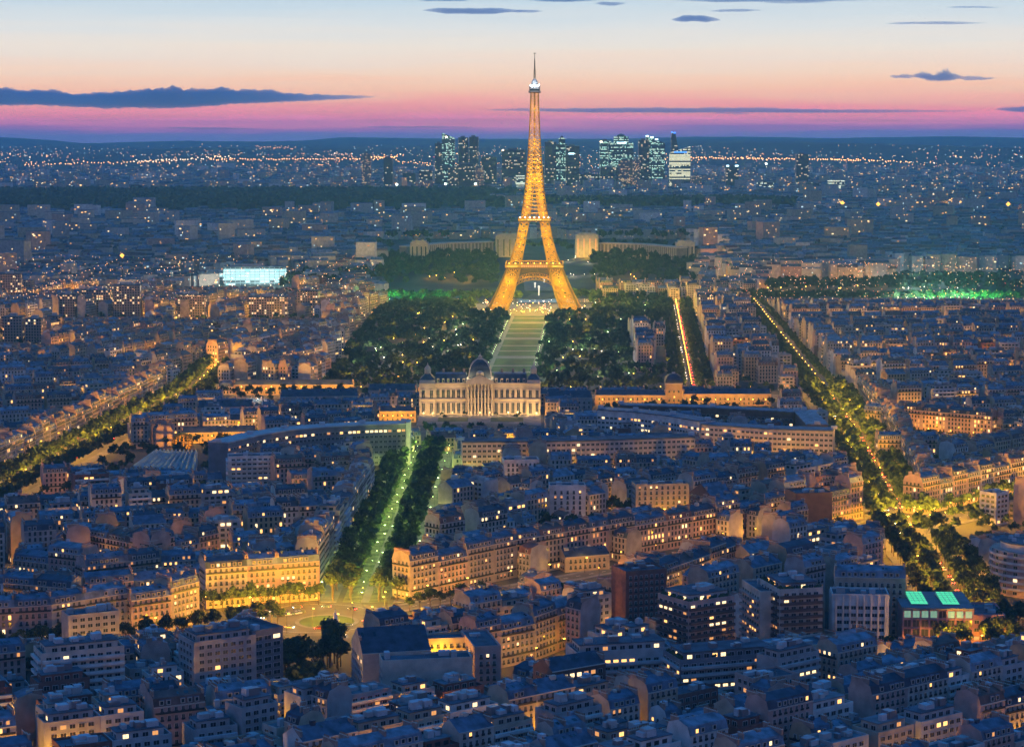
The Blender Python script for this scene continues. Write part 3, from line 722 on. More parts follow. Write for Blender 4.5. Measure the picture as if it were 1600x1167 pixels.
block(905, 1042, 20, 26, 13, 34, AB, 'dark roofed block with a lit ground floor at the bottom', 'apartment block', wall='brown', lit=.18, roof='gable', rm='roof_slate')
block(420, 560, 20, 60, 16, 52, AB, 'long pinkish block with lit balconies near the park at left', 'apartment block', wall='pinkish', lit=.14, win='tall')

# the hall with two green roof lights
def green_hall():
    x, y = P(1466, 952, 17); th = RAD(-3); w_, d_, h = 31, 34, 17
    cx, cyy = x - math.sin(th) * d_ / 2, y + math.cos(th) * d_ / 2
    mark(cx, cyy, w_ + 3, d_ + 3, th)
    r = thing('exhibition_hall', 'rose coloured hall with two glowing green roof lights', 'hall', (cx, cyy, 0), th)
    q = QB(); x0, x1, y0, y1 = -w_ / 2, w_ / 2, -d_ / 2, d_ / 2
    q.box(x0, x1, y0, y1, 0, h, 'wall_rose')
    for i in range(9): t = x0 + i * w_ / 8; q.box(t - .35, t + .35, y0 - .5, y0 - .004, 0, h, 'wall_rose')
    for z in (4.6, 8.8, 12.9): q.box(x0, x1, y0 - .42, y0 - .006, z - .35, z + .05, 'wall_rose')
    q.build('wall', r)
    rf = QB(); rf.box(x0 - .5, x1 + .5, y0 - .8, y1 + .5, h + .003, h + .8, 'concrete_dark')
    ro = rf.build('roof', r)
    for sx in (-7.5, 6.5):
        s = QB(); a = 4.0
        s.box(sx - a, sx + a, y0 + 5, y1 - 5, h + .81, h + 1.3, 'metal')
        s.quad((sx - a + .3, y0 + 5.3, h + 1.32), (sx + a - .3, y0 + 5.3, h + 1.32), (sx + a - .3, y1 - 5.3, h + 2.0), (sx - a + .3, y1 - 5.3, h + 2.0), 'lit_green')
        for k in range(1, 4): s.box(sx - a + k * 2 - .07, sx - a + k * 2 + .07, y0 + 5.3, y1 - 5.3, h + 2.02, h + 2.12, 'metal')
        for k in range(1, 6): yy_ = y0 + 5.3 + k * 3.9; s.box(sx - a + .3, sx + a - .3, yy_ - .06, yy_ + .06, h + 2.03, h + 2.11, 'metal')
        s.build('skylight', ro)
    for f in range(3):
        for i in range(8):
            t = x0 + (i + .5) * w_ / 8; p = ('glass', 'glass', 'lit_greenpale' if i not in (4,) else 'glass')[f]
            q = QB(); q.box(t - 1.45, t + 1.45, y0 - .12, y0 - .008, 5 + f * 4.15, 8 + f * 4.15, p); q.box(t - .05, t + .05, y0 - .2, y0 - .125, 5 + f * 4.15, 8 + f * 4.15, 'frame'); q.build('window', r)
    for i in (2, 3):
        t = x0 + (i + .5) * w_ / 8; q = QB(); q.box(t - 1.4, t + 1.4, y0 - .12, y0 - .008, .6, 4, 'lit_pale'); q.build('shop_window', r)
    b = dict(x=cx + 24, y=cyy + 4, th=th, w=15, d=26, hw=12, nf=3, ends='lr', wall='rose', roof='flat', rm='roof_flat', win='wide', lit=.05, bal=False, fh=3.6); gen(b); mark(cx + 24, cyy + 4, 16, 28, th)
    make_thing(b, OB, 'lower rose wing joined to the right of the green roofed hall', 'office')
green_hall()

def polyline_slab(name, label, cat, pts, d_, h, wall, roofm, fh, bay, litrows, p, zb=1.0, sh='wide'):
    n = len(pts); A = pts; B = offset(pts, -d_)
    r = thing(name, label, cat, (*pts[n // 2], 0)); ox, oy = pts[n // 2]
    A = [(a - ox, b - oy) for a, b in A]; B = [(a - ox, b - oy) for a, b in B]
    q = QB(); q.strip(A, B, 0, h, wall); q.build('wall', r)
    q = QB(); q.strip(offset(A, .4), offset(B, -.4), h + .003, h + .8, roofm)
    for a, b in zip(A, B): q.box((a[0] + b[0]) / 2 - 2, (a[0] + b[0]) / 2 + 2, (a[1] + b[1]) / 2 - 1.6, (a[1] + b[1]) / 2 + 1.6, h + .81, h + 2.8, 'box_pale')
    q.build('roof', r)
    allw = []
    for a, c in zip(A[:-1], A[1:]):
        L = math.hypot(c[0] - a[0], c[1] - a[1]); th = math.atan2(c[1] - a[1], c[0] - a[0]); m = int(L / bay)
        for i in range(m):
            t = (i + .5) * L / m
            for f in range(int((h - zb) / fh)):
                pp = litrows.get(f, p); pane = 'glass' if rng.random() > pp else rng.choice(('lit_warm', 'lit_pale', 'lit_dim', 'lit_pale'))
                allw.append((a[0] + math.cos(th) * t, a[1] + math.sin(th) * t, zb + f * fh + .5, th, sh, pane))
    allw.sort(key=lambda e: (e[5] == 'glass', rng.random()))
    for (x, y, z, th, s_, pane) in allw[:100]: put('window', wmesh(s_, pane), r, (x, y, z), th)
    q = QB()
    for (x, y, z, th, s_, pane) in allw[100:]: q.merge(WQ[s_, pane], x, y, z, th)
    if q.q: kind(q.build('windows', r), 'stuff')
    for a, b in zip(pts[:-1], pts[1:]): mark_seg(a, b, 2); m = offset([a, b], -d_ / 2); mark_seg(m[0], m[1], d_ + 2)
    return r
polyline_slab('office_slab', 'dark curved office slab with one lit top floor left of the green avenue', 'office', [P(356, 693, 28), P(405, 681, 28), P(455, 673, 28), P(510, 668, 28), P(570, 665, 28), P(634, 663, 28)], 15, 28, 'concrete_dark', 'concrete', 3.6, 3.0, {6: .5}, .03)
q = QB(); ex, ey = P(634, 663, 28); q.box(-.6, 2.2, -2, 15, 0, 29.5, 'concrete'); tag(q.build('end_wall', None, (ex + .8, ey, 0)), 'bare grey end wall standing at the right end of the dark slab', 'wall')
polyline_slab('ministry_building', 'long cream ministry with rows of square windows right of the avenue', 'ministry', [P(722, 692, 22), P(900, 690, 22), P(1086, 684, 22)], 17, 22, 'wall_pale', 'roof_flat', 3.5, 3.3, {5: .05}, .07)
polyline_slab('curved_office', 'curved office wing whose upper windows glow pale yellow', 'office', [P(933, 641, 25), P(985, 644, 25), P(1040, 650, 25), P(1093, 659, 25)], 15, 25, 'wall_white', 'roof_zinc', 3.5, 3.0, {6: .5, 5: .4}, .14)
polyline_slab('pale_office', 'long pale office wing running to the boulevard corner', 'office', [P(1095, 664, 23), P(1200, 671, 23), P(1302, 674, 23)], 16, 23, 'wall_pale', 'roof_zinc', 3.6, 3.2, {5: .25}, .07)
polyline_slab('office_wing', 'bluish roofed wing behind the pale office along the boulevard', 'office', [P(1298, 666, 23)[:1] + (P(1298, 668, 23)[1] + 20,), P(1272, 640, 23)], 15, 22, 'wall_brown', 'roof_lead', 3.6, 3.2, {}, .1)
polyline_slab('brick_office', 'brown brick office with lit top windows behind the curved wing', 'office', [P(968, 634, 22), P(1110, 638, 22), P(1240, 645, 22)], 14, 22, 'wall_brown', 'roof_zinc', 3.6, 3.4, {5: .35}, .08)

for pts_, st_ in (([P(722, 692, 22), P(1086, 684, 22)], 17), ([P(1095, 664, 23), P(1302, 674, 23)], 15), ([P(380, 687, 28), P(634, 663, 28)], 26)):
    for x, y, th in along(pts_, st_, 9, 4): add_lamp(x, y, 'sodium', 'yellow lamp in front of the long offices', 'lamps before the long offices', 6, 3600)
# fan hall and the wire globe
def fan_hall():
    c = [P(242, 704, 9), P(309, 705, 9), P(304, 733, 9), P(203, 728, 9)]
    ox, oy = np.mean([p[0] for p in c]), np.mean([p[1] for p in c]); c = [np.array((p[0] - ox, p[1] - oy)) for p in c]
    mark_poly([tuple(p + np.array((ox, oy))) for p in c])
    r = thing('conference_hall', 'low hall with a folded blue green fan roof by the wire globe', 'hall', (ox, oy, 0))
    q = QB(); q.prism([tuple(c[3]), tuple(c[2]), tuple(c[1]), tuple(c[0])], 0, 8, 'concrete'); q.build('wall', r)
    q = QB(); n = 22
    for i in range(n):
        f0, f1 = i / n, (i + 1) / n; za, zb = (8.2, 10.6) if i % 2 == 0 else (10.6, 8.2)
        a, b = c[0] + (c[1] - c[0]) * f0, c[0] + (c[1] - c[0]) * f1; d, e = c[3] + (c[2] - c[3]) * f0, c[3] + (c[2] - c[3]) * f1
        q.quad((*d, za - 1), (*e, zb - 1), (*b, zb), (*a, za), 'roof_copper')
    q.build('roof', r)
    x, y = P(285, 706); r_ = 7.4; g = thing('wire_globe', 'golden lit wire globe beside the fan roofed hall', 'globe', (x, y, 0))
    q = QB(); A, B = [], []
    for k in range(16):
        t = 2 * math.pi * k / 16
        for j in range(16):
            p0, p1 = math.pi * j / 16, math.pi * (j + 1) / 16
            f = lambda p: (r_ * math.sin(p) * math.cos(t), r_ * math.sin(p) * math.sin(t), 6.5 + r_ * math.cos(p))
            A.append(f(p0)); B.append(f(p1))
    for j in range(1, 12):
        p = math.pi * j / 12
        for k in range(20):
            t0, t1 = 2 * math.pi * k / 20, 2 * math.pi * (k + 1) / 20
            f = lambda t: (r_ * math.sin(p) * math.cos(t), r_ * math.sin(p) * math.sin(t), 6.5 + r_ * math.cos(p)); A.append(f(t0)); B.append(f(t1))
    q.bars(A, B, .62, 'iron'); q.build('sphere', g); light('globe_light', SODIUM, 34000, (0, 0, 6.5), g)
    q = QB(); q.cyl(0, 0, 0, .6, 5, 4.6, 'concrete', 20); q.build('base', g)
    mark(x, y, 16, 16, 0)
mat('roof_copper', (.10, .19, .22), .5, .3, .2, spec=.5)
fan_hall()

# round terraced building at the right
def round_building():
    cx, cyy = P(1618, 880, 16); cyy += 10
    r = thing('round_building', 'round block with curved white balconies at the right edge', 'apartment block', (cx, cyy, 0)); mark(cx, cyy, 46, 44, 0)
    q = QB(); q.cyl(0, 0, 0, 22, 19, 19, 'wall_pinkish', 40); q.cyl(0, 0, 22.01, 25.5, 15, 15, 'wall_white', 40); q.cyl(0, 0, 25.6, 26, 15.6, 15.6, 'roof_flat', 40)
    q.build('wall', r)
    q = QB()
    for k in range(9): a = k * .7; q.box(10 * math.cos(a) - 1, 10 * math.cos(a) + 1, 10 * math.sin(a) - .8, 10 * math.sin(a) + .8, 26.01, 27.5, 'box_pale')
    q.build('roof', r)
    for f in range(1, 7):
        q = QB(); z = f * 3.2 + .6; R_ = 20.4
        pr = [(19.02, z - .25), (R_, z - .25), (R_, z + .9), (R_ - .2, z + .9), (R_ - .2, z), (19.02, z)]; q.lathe(0, 0, pr, 'wall_white', 40); q.build('balcony', r)
    for f in range(7):
        for k in range(20):
            if not 8 <= k <= 19: continue
            a = 2 * math.pi * k / 20 ; R_ = 19.0
            put('window', wmesh('wide', pick_pane(.2)), r, (R_ * math.cos(a), R_ * math.sin(a), f * 3.2 + 1.3), a + math.pi / 2)
round_building()

# ------------------------------------------------------------------ the floodlit domed palace
def flood(x, y, z, col, power, label, group, aim=None):
    r = thing('floodlight', label, 'floodlight', (x, y, z), 0, group)
    q = QB(); q.box(-.35, .35, -.25, .25, .25, .75, 'pole'); q.box(-.08, .08, -.08, .08, 0, .25, 'pole'); q.build('housing', r)
    q = QB(); q.box(-.3, .3, .252, .30, .3, .7, 'bulb_white'); q.build('lens', r); light('flood_light', col, power, (0, .6, .9), r, .5)
def palace():
    X0, X1, Y = -75, 23, 1747; ox = (X0 + X1) / 2; w_ = X1 - X0; hw = 27
    mark(ox, Y + 12, w_ + 8, 60, 0); mark(-20, 1690, 110, 90, 0)
    r = thing('palace', 'long floodlit stone palace with a square dome and columns', 'palace', (ox, Y, 0))
    q = QB(); a = w_ / 2
    q.box(-a + 13, -11, 2, 20, 0, hw - 1, 'stone_flood'); q.box(11, a - 11, 2, 20, 0, hw - 1, 'stone_flood')
    q.box(-a, -a + 13, -.5, 22, 0, hw, 'stone_flood'); q.box(a - 11, a, -.5, 22, 0, hw, 'stone_flood')
    q.box(-10.9, 10.9, .6, 24, 0, 29, 'stone_flood')
    for x0, x1, y in ((-a, -a + 13, -.5), (-a + 13, -11, 2), (11, a - 11, 2), (a - 11, a, -.5), (-11, 11, .6)):
        for z in (12.6, hw - 1.6): q.box(x0 + .05, x1 - .05, y - .6, y - .01, z, z + .7, 'trim')
    q.build('wall', r)
    for k in range(8):
        if k in (3, 4): pass
        x = -9.6 + k * 2.74; q = QB(); q.lathe(x, -1.4, [(1.1, 0), (1.1, 1), (.82, 1.2), (.7, 24), (1.1, 24.6), (1.1, 25.4)], 'stone_flood', 10); q.build('column', r)
    q = QB(); q.box(-11.2, 11.2, -2.8, .59, 25.41, 28, 'stone_flood')
    for s in (-2.8,):
        q.tri((-11.6, s, 28.02), (11.6, s, 28.02), (0, s, 33), 'stone_flood'); q.quad((-11.6, s, 28.02), (0, s, 33), (0, 4, 33), (-11.6, 4, 28.02), 'roof_slate'); q.quad((11.6, s, 28.02), (11.6, 4, 28.02), (0, 4, 33), (0, s, 33), 'roof_slate')
    q.build('pediment', r)
    q = QB()                                                   # four sided dome with curved slopes
    prof = [(9.4, 29), (9.1, 32), (8.5, 35.5), (7.4, 39), (5.7, 41.8), (3.5, 43.6), (2.4, 44.1)]
    cyy = 13
    for (r0, z0_), (r1, z1_) in zip(prof[:-1], prof[1:]):
        c0 = [(-r0, cyy - r0), (r0, cyy - r0), (r0, cyy + r0), (-r0, cyy + r0)]; c1 = [(-r1, cyy - r1), (r1, cyy - r1), (r1, cyy + r1), (-r1, cyy + r1)]
        for i in range(4): j = (i + 1) % 4; q.quad((*c0[i], z0_), (*c0[j], z0_), (*c1[j], z1_), (*c1[i], z1_), 'roof_slate')
        q.bars([(*c, z0_) for c in c0], [(*c, z1_) for c in c1], .55, 'trim')
    dm = q.build('dome', r)
    q = QB(); q.box(-2.6, 2.6, cyy - 2.6, cyy + 2.6, 44.1, 44.9, 'trim')
    q.lathe(0, cyy, [(1.6, 44.9), (1.5, 46.6), (1.1, 47.2), (.2, 48.4), (.1, 50)], 'stone_flood', 8); q.build('lantern', dm)
    q = QB(); q.box(-3.2, 3.2, cyy - 10.4, cyy - 9.2, 29.1, 33.6, 'stone_flood'); q.lathe(0, cyy - 9.8, [(3.2, 33.6), (2.6, 35), (1.2, 36)], 'stone_flood', 10); q.build('clock_dormer', dm)
    q = QB()
    for x0, x1 in ((-a + 13, -11.1), (11.1, a - 11)):
        q.quad((x0, 2, hw - .9), (x1, 2, hw - .9), (x1, 6.5, hw + 6), (x0, 6.5, hw + 6), 'roof_slate'); q.quad((x0, 20, hw - .9), (x0, 15.5, hw + 6), (x1, 15.5, hw + 6), (x1, 20, hw - .9), 'roof_slate')
        q.quad((x0, 6.5, hw + 6), (x1, 6.5, hw + 6), (x1, 15.5, hw + 6.4), (x0, 15.5, hw + 6.4), 'roof_zinc')
    ro = q.build('roof', r)
    for x0, x1 in ((-a + 13, -11), (11, a - 11)):
        n = 6
        for i in range(n):
            t = x0 + (i + .5) * (x1 - x0) / n; q = QB(); q.box(t - 1, t + 1, 2.2, 5, hw - .7, hw + 2.6, 'stone_flood'); q.box(t - .6, t + .6, 2.14, 2.19, hw - .2, hw + 1.9, 'glass'); q.build('dormer', ro)
            q = QB(); q.box(t - .9, t + .9, 13, 15, hw + 6, hw + 9.5, 'brick'); i % 2 and q.build('chimney', ro)
    for sx, wd in ((-a + 6.5, 13), (a - 5.5, 11)):
        q = QB(); c0 = [(sx - wd / 2 + .2, -.3), (sx + wd / 2 - .2, -.3), (sx + wd / 2 - .2, 20), (sx - wd / 2 + .2, 20)]
        q.prism(c0, hw + .004, hw + 1.6, 'trim', 'roof_slate', hw + 8); tw = q.build('pavilion_roof', r)
        q = QB(); q.lathe(sx, 9, [(2.6, hw + 5), (2.6, hw + 9), (2.9, hw + 9.3), (2.2, hw + 11), (.5, hw + 13), (.1, hw + 15)], 'stone_flood', 10); q.build('cupola', tw)
    for x0, x1, n, y in ((-a + 13, -11, 6, 2), (11, a - 11, 6, 2), (-a, -a + 13, 2, -.5), (a - 11, a, 2, -.5), (-9.6, 9.6, 7, .6)):
        for i in range(n):
            t = x0 + (i + .5) * (x1 - x0) / n
            if n == 7: t = -8.23 + i * 2.74
            for z, h in ((1.4, 8.5), (14, 6.5)):
                q = QB(); hw2 = .75 if n == 7 else 1.15
                q.box(t - hw2, t + hw2, y - .12, y - .005, z, z + h, 'glass'); q.box(t - .08, t + .08, y - .2, y - .125, z, z + h, 'frame'); q.box(t - hw2 - .3, t + hw2 + .3, y - .35, y - .006, z + h + .02, z + h + .5, 'trim'); q.build('window', r)
    for i in range(13):
        x = X0 + 3 + i * (w_ - 6) / 12
        flood(x, Y - 7.5 - (2 if i in (5, 6, 7) else 0), 0, (1, .60, .20), 14000, 'small floodlight on the ground before the palace front', 'floodlights before the palace')
    for sx in (-8.5, 8.5): light('dome_light', (1, .74, .36), 4200, (sx, -1.5, 30.6), r); light('dome_light', (1, .80, .50), 3800, (sx * 1.45, 13, 30), r)
    # forecourt
    q = QB(); q.quad((X0, Y - 62, .02), (X1, Y - 62, .02), (X1, Y - .6, .02), (X0, Y - .6, .02), 'paving'); kind(q.build('courtyard'), 'structure')
    q = QB()
    for x0, x1 in ((X0 + 16, ox - 9), (ox + 9, X1 - 14)): q.quad((x0, Y - 40, .03), (x1, Y - 40, .03), (x1, Y - 14, .03), (x0, Y - 14, .03), 'grass')
    kind(q.build('courtyard_lawn'), 'structure')
    for x, y in ((X0 + 19, Y - 16), (ox - 12, Y - 16), (ox + 13, Y - 16), (X1 - 17, Y - 16), (X0 + 22, Y - 36), (X1 - 20, Y - 36)): add_tree(x, y, .5, 'small clipped tree on the lawn before the palace', 'clipped trees before the palace', 'clipped_tree')
    q = QB(); disc(q, (ox, 1640), 0, 60, .021, 'asphalt', 40, 1.2); kind(q.build('plaza'), 'structure')
palace()
def long_wing(x0, x1, y, d_, h, th, label, lamps=10, rm='roof_slate', wall='ochre', power=2600, lit=.02):
    cx, cyy = (x0 + x1) / 2, y
    b = dict(x=cx - math.sin(RAD(th)) * d_ / 2, y=cyy + math.cos(RAD(th)) * d_ / 2, th=RAD(th), w=(x1 - x0) / math.cos(RAD(th)), d=d_, hw=h, nf=max(1, int((h - 1) / 3.4)), fh=3.4, ends='lr', wall=wall, roof='gable', rm=rm, lit=lit, bal=False, nch=2, det=1, bay=4.0)
    gen(b); mark(b['x'], b['y'], b['w'] + 2, d_ + 8, b['th']); r = make_thing(b, 'barracks_wing', label, 'barracks')
    for i in range(lamps):
        t = x0 + (i + .5) * (x1 - x0) / lamps; add_lamp(t, y + (t - cx) * math.tan(RAD(th)) - 5, 'sodium', 'yellow lamp before the ' + ' '.join(label.split()[:4]), 'lamps before the ' + ' '.join(label.split()[:4]), 6, power)
    return r
x0, y0_ = P(365, 617); x1, _ = P(552, 617)
long_wing(x0, x1, y0_, 13, 9, 0, 'long slate roofed wing with an orange lit wall left of the palace', 9)
x0, y0_ = P(930, 634); x1, _ = P(1040, 634)
long_wing(x0, x1, y0_, 13, 9, 0, 'low orange lit wing right of the palace', 5)
x0, y0_ = P(1068, 634); x1, _ = P(1205, 634)
long_wing(x0, x1, y0_, 13, 10, 0, 'yellow lit barracks right of the small domed pavilion', 7, power=4200)
x0, y0_ = P(285, 692); x1, _ = P(400, 692)
long_wing(x0, x1, y0_, 13, 8, 6, 'yellow lit long house with slate roof behind the wire globe', 6, power=3600)
x0, y0_ = P(593, 660); x1, _ = P(652, 654)
long_wing(x0, x1, y0_, 12, 9, 4, 'orange lit low wing just left of the palace court', 4)
x0, y0_ = P(500, 662); x1, _ = P(545, 660)
long_wing(x0, x1, y0_, 11, 8, 0, 'small orange lit wing behind the curved slab', 2)
for (pxa, pxb, py, d_, h, lb) in ((310, 395, 660, 17, 12, 'dark barracks with a wide slate roof left of the flood lamp'), (440, 560, 640, 18, 11, 'dark broad slate roof barracks behind the curved slab'), (575, 650, 632, 16, 12, 'dark slate roofed wing left of the palace pavilion'), (855, 925, 640, 16, 10, 'dark slate roofed wing right of the palace')):
    x0, y0_ = P(pxa, py); x1, _ = P(pxb, py); long_wing(x0, x1, y0_, d_, h, 8 if pxa < 500 else 0, lb, 0, wall='grey')
def pavilion():
    x, y = P(1053, 630); r = thing('domed_pavilion', 'yellow lit pavilion with a dark domed slate roof right of the palace', 'pavilion', (x, y, 0)); mark(x, y + 7, 20, 18, 0)
    q = QB(); q.box(-7, 7, 0, 14, 0, 17, 'wall_ochre'); q.box(-7.3, 7.3, -.3, -.01, 16, 17.2, 'trim'); q.build('wall', r)
    q = QB(); pr = [(7.4, 17.2), (7.2, 19.5), (6, 22), (3.6, 24), (1.4, 24.6)]
    for (a, za), (b, zb) in zip(pr[:-1], pr[1:]):
        c0 = [(-a, 7 - a), (a, 7 - a), (a, 7 + a), (-a, 7 + a)]; c1 = [(-b, 7 - b), (b, 7 - b), (b, 7 + b), (-b, 7 + b)]
        for i in range(4): j = (i + 1) % 4; q.quad((*c0[i], za), (*c0[j], za), (*c1[j], zb), (*c1[i], zb), 'roof_slate')
    q.box(-1.4, 1.4, 5.6, 8.4, 24.6, 25.6, 'trim'); q.build('roof', r)
    for i in range(3):
        for z in (1.5, 9): put('window', wmesh('tall', 'glass'), r, (-4 + i * 4, 0, z))
    add_lamp(x, y - 6, 'sodium', 'yellow lamp before the domed pavilion', 'lamp before the domed pavilion', 6, 5200)
pavilion()
xx, yy = P(403, 652); add_lamp(xx, yy, 'white', 'very bright white flood lamp on a mast behind the curved slab', 'flood lamp mast', 15, 16000)
xx, yy = P(680, 690); add_lamp(xx, yy, 'green', 'greenish lamp at the top end of the green avenue', 'lamp at the end of the avenue', 9, 4000)

# ------------------------------------------------------------------ the iron tower
TX, TY = 28.5, 2752.0
def tower():
    r = thing('lattice_tower', 'tall golden lit iron lattice tower rising above the park', 'tower', (TX, TY, 0), RAD(-1))
    HP = [(0, 60, 37), (12, 53.5, 31.5), (28, 46, 26), (44, 39, 21.5), (57, 33.5, 18), (70, 28.5, 15.5), (90, 22.6, 11.5), (115, 17.8, 7.2), (135, 14.2, 4.0), (155, 11.6, 1.6), (175, 9.8, 0), (200, 8.0, 0), (225, 6.6, 0), (250, 5.5, 0), (276, 4.7, 0)]
    hz = [h[0] for h in HP]
    ho = lambda z: float(np.interp(z, hz, [h[1] for h in HP])); hi = lambda z: float(np.interp(z, hz, [h[2] for h in HP]))
    def leg_part(zs, sx, sy, name, te, tb):
        q = QB(); A, B, a, b = [], [], [], []
        for z0_, z1_ in zip(zs[:-1], zs[1:]):
            def cs(z):
                o, i = ho(z), hi(z); return [np.array((sx * u, sy * v, z)) for u, v in ((o, o), (i, o), (i, i), (o, i))]
            c0, c1 = cs(z0_), cs(z1_)
            for k in range(4):
                j = (k + 1) % 4; A.append(c0[k]); B.append(c1[k])
                a += [c0[k], c0[j], c1[k]]; b += [c1[j], c1[k], c1[j]]
                m0, m1 = (c0[k] + c0[j]) / 2, (c1[k] + c1[j]) / 2
                mk, mj = (c0[k] + c1[k]) / 2, (c0[j] + c1[j]) / 2
        q.bars(A, B, te, 'iron'); q.bars(a, b, tb, 'iron')
        return q.build(name, r)
    L1 = list(np.linspace(0, 57, 7)); L2 = list(np.linspace(63, 115, 7))
    for sx in (-1, 1):
        for sy in (-1, 1):
            leg_part(L1, sx, sy, 'leg', 2.1, .92); leg_part(L2, sx, sy, 'upper_leg', 1.7, .8)
            q = QB(); o, i = ho(0) + 2, hi(0) - 2
            q.box(min(sx * i, sx * o), max(sx * i, sx * o), min(sy * i, sy * o), max(sy * i, sy * o), 0, 4, 'stone_dark'); q.build('footing', r)
    q = QB(); zs = list(np.linspace(120, 276, 33)); A, B, a, b = [], [], [], []
    for z0_, z1_ in zip(zs[:-1], zs[1:]):
        def ring(z):
            o, i = ho(z), hi(z)
            pts = []
            for (ux, uy), (vx, vy) in (((1, 0), (0, -1)), ((0, 1), (1, 0)), ((-1, 0), (0, 1)), ((0, -1), (-1, 0))):
                for t in (-o, -i if i > .3 else -.01, i if i > .3 else .01, o): pts.append(np.array((ux * t + vx * o, uy * t + vy * o, z)))
            return pts
        c0, c1 = ring(z0_), ring(z1_)
        for f in range(4):
            k = f * 4
            for s in (0, 2):
                A += [c0[k + s], c0[k + s + 1]]; B += [c1[k + s], c1[k + s + 1]]
                a += [c0[k + s], c0[k + s + 1], c1[k + s]]; b += [c1[k + s + 1], c1[k + s], c1[k + s + 1]]
            if z0_ < 170:
                a.append(c1[k + 1]); b.append(c1[k + 2])
    q.bars(A, B, 1.3, 'iron'); q.bars(a, b, .7, 'iron'); q.build('shaft', r)
    # arches and platforms
    for f in range(4):
        q = QB(); c, s = math.cos(f * math.pi / 2), math.sin(f * math.pi / 2); rot = lambda x, y, z: (x * c - y * s, x * s + y * c, z)
        A, B = [], []; n = 26; off = -36.5
        pr = []
        for k in range(n + 1):
            t = math.pi * k / n
            pr.append(((35.5 * math.cos(t), 12 + 31 * math.sin(t)), (39 * math.cos(t), 12 + 35 * math.sin(t))))
        for k in range(n):
            for e in (0, 1): A.append(rot(pr[k][e][0], off, pr[k][e][1])); B.append(rot(pr[k + 1][e][0], off, pr[k + 1][e][1]))
            A.append(rot(pr[k][0][0], off, pr[k][0][1])); B.append(rot(pr[k + 1][1][0], off, pr[k + 1][1][1])); A.append(rot(pr[k][1][0], off, pr[k][1][1])); B.append(rot(pr[k + 1][0][0], off, pr[k + 1][0][1]))
        q.bars(A, B, .75, 'iron'); q.build('arch', r)
        q = QB(); A, B = [], []; n = 24; w_ = 33
        for k in range(n):
            x0, x1 = -w_ + 2 * w_ * k / n, -w_ + 2 * w_ * (k + 1) / n
            A += [rot(x0, -34.5, 48), rot(x1, -34.5, 48), rot(x0, -34.5, 48)]; B += [rot(x1, -34.5, 56.5), rot(x0, -34.5, 56.5), rot(x0, -34.5, 56.5)]
        A.append(rot(-w_, -34.5, 48)); B.append(rot(w_, -34.5, 48))
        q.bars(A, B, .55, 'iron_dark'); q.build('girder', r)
    for (z, h, o, i, m, nm) in ((57, 6.0, 36.5, 22, 'iron', 'first_platform'), (115, 4.6, 20.5, 9, 'iron', 'second_platform')):
        q = QB()
        for (x0, x1, y0, y1) in ((-o, o, -o, -i), (-o, o, i, o), (-o, -i, -i, i), (i, o, -i, i)):
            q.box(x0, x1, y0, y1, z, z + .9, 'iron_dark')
        e = .5
        for (x0, x1, y0, y1) in ((-o, o, -o, -o + e), (-o, o, o - e, o), (-o, -o + e, -o + e, o - e), (o - e, o, -o + e, o - e)):
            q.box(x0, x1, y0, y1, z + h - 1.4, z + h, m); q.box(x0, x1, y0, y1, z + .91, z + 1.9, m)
        n = 26 if o > 30 else 14
        for k in range(n + 1):
            t = -o + 2 * o * k / n
            for (x, y) in ((t, -o + .25), (t, o - .25), (-o + .25, t), (o - .25, t)): q.box(x - .3, x + .3, y - .28, y + .28, z + 1.9, z + h - 1.4, m)
        pl = q.build(nm, r)
        q = QB()
        for k in range(9 if o > 30 else 7):
            t = -o * .86 + 2 * o * .86 * k / (8 if o > 30 else 6)
            q.octa([(t, -o - .4, z + h + .8)], .55 if o > 30 else .8, 'bulb_white' if o < 30 else 'bulb_sodium')
        q.build('platform_lights', pl)
        q = QB()
        q.box(-o * .45, o * .45, -o * .72, -o * .5, z + .95, z + h - 1.5, 'lit_dim' if o > 30 else 'lit_warm'); q.build('kiosk', pl)
    q = QB(); q.box(-7.6, 7.6, -7.6, 7.6, 276, 277, 'iron_dark'); q.box(-7.9, 7.9, -7.9, 7.9, 277.01, 278.6, 'metal'); q.box(-6.6, 6.6, -6.6, 6.6, 278.61, 281, 'glass'); q.box(-7, 7, -7, 7, 281.01, 282, 'metal'); q.box(-4.5, 4.5, -4.5, 4.5, 282.01, 287, 'metal'); q.lathe(0, 0, [(4.4, 287), (3.8, 290), (2.2, 292.5), (1.2, 294)], 'metal', 12)
    for k in range(10): a_ = k * .628; q.box(6.4 * math.cos(a_) - .5, 6.4 * math.cos(a_) + .5, 6.4 * math.sin(a_) - .5, 6.4 * math.sin(a_) + .5, 282.02, 285.5, 'metal')
    tc_ = q.build('top_cabin', r)
    q = QB(); q.octa([(0, -5.6, 285), (-3, -5.8, 284), (3.4, -5.8, 284.4), (-5.4, -5, 285.5), (5.6, -5, 286)], [1.9, 1.1, 1.1, .8, .8], 'beacon'); q.build('beacon', tc_); light('beacon_light', (.9, .97, 1), 30000, (0, -9.5, 288), r, .6)
    q = QB(); q.cyl(0, 0, 294, 306, 1.5, 1.1, 'iron_dark', 8); q.cyl(0, 0, 306, 318, .9, .6, 'iron_dark', 8); q.cyl(0, 0, 318, 326, .4, .3, 'iron_dark', 6); q.box(-1.6, 1.6, -.3, .3, 325, 325.8, 'iron_dark'); q.build('antenna', tc_)
    # projectors: inside every leg and up the shaft, shining on the ironwork
    pos = []
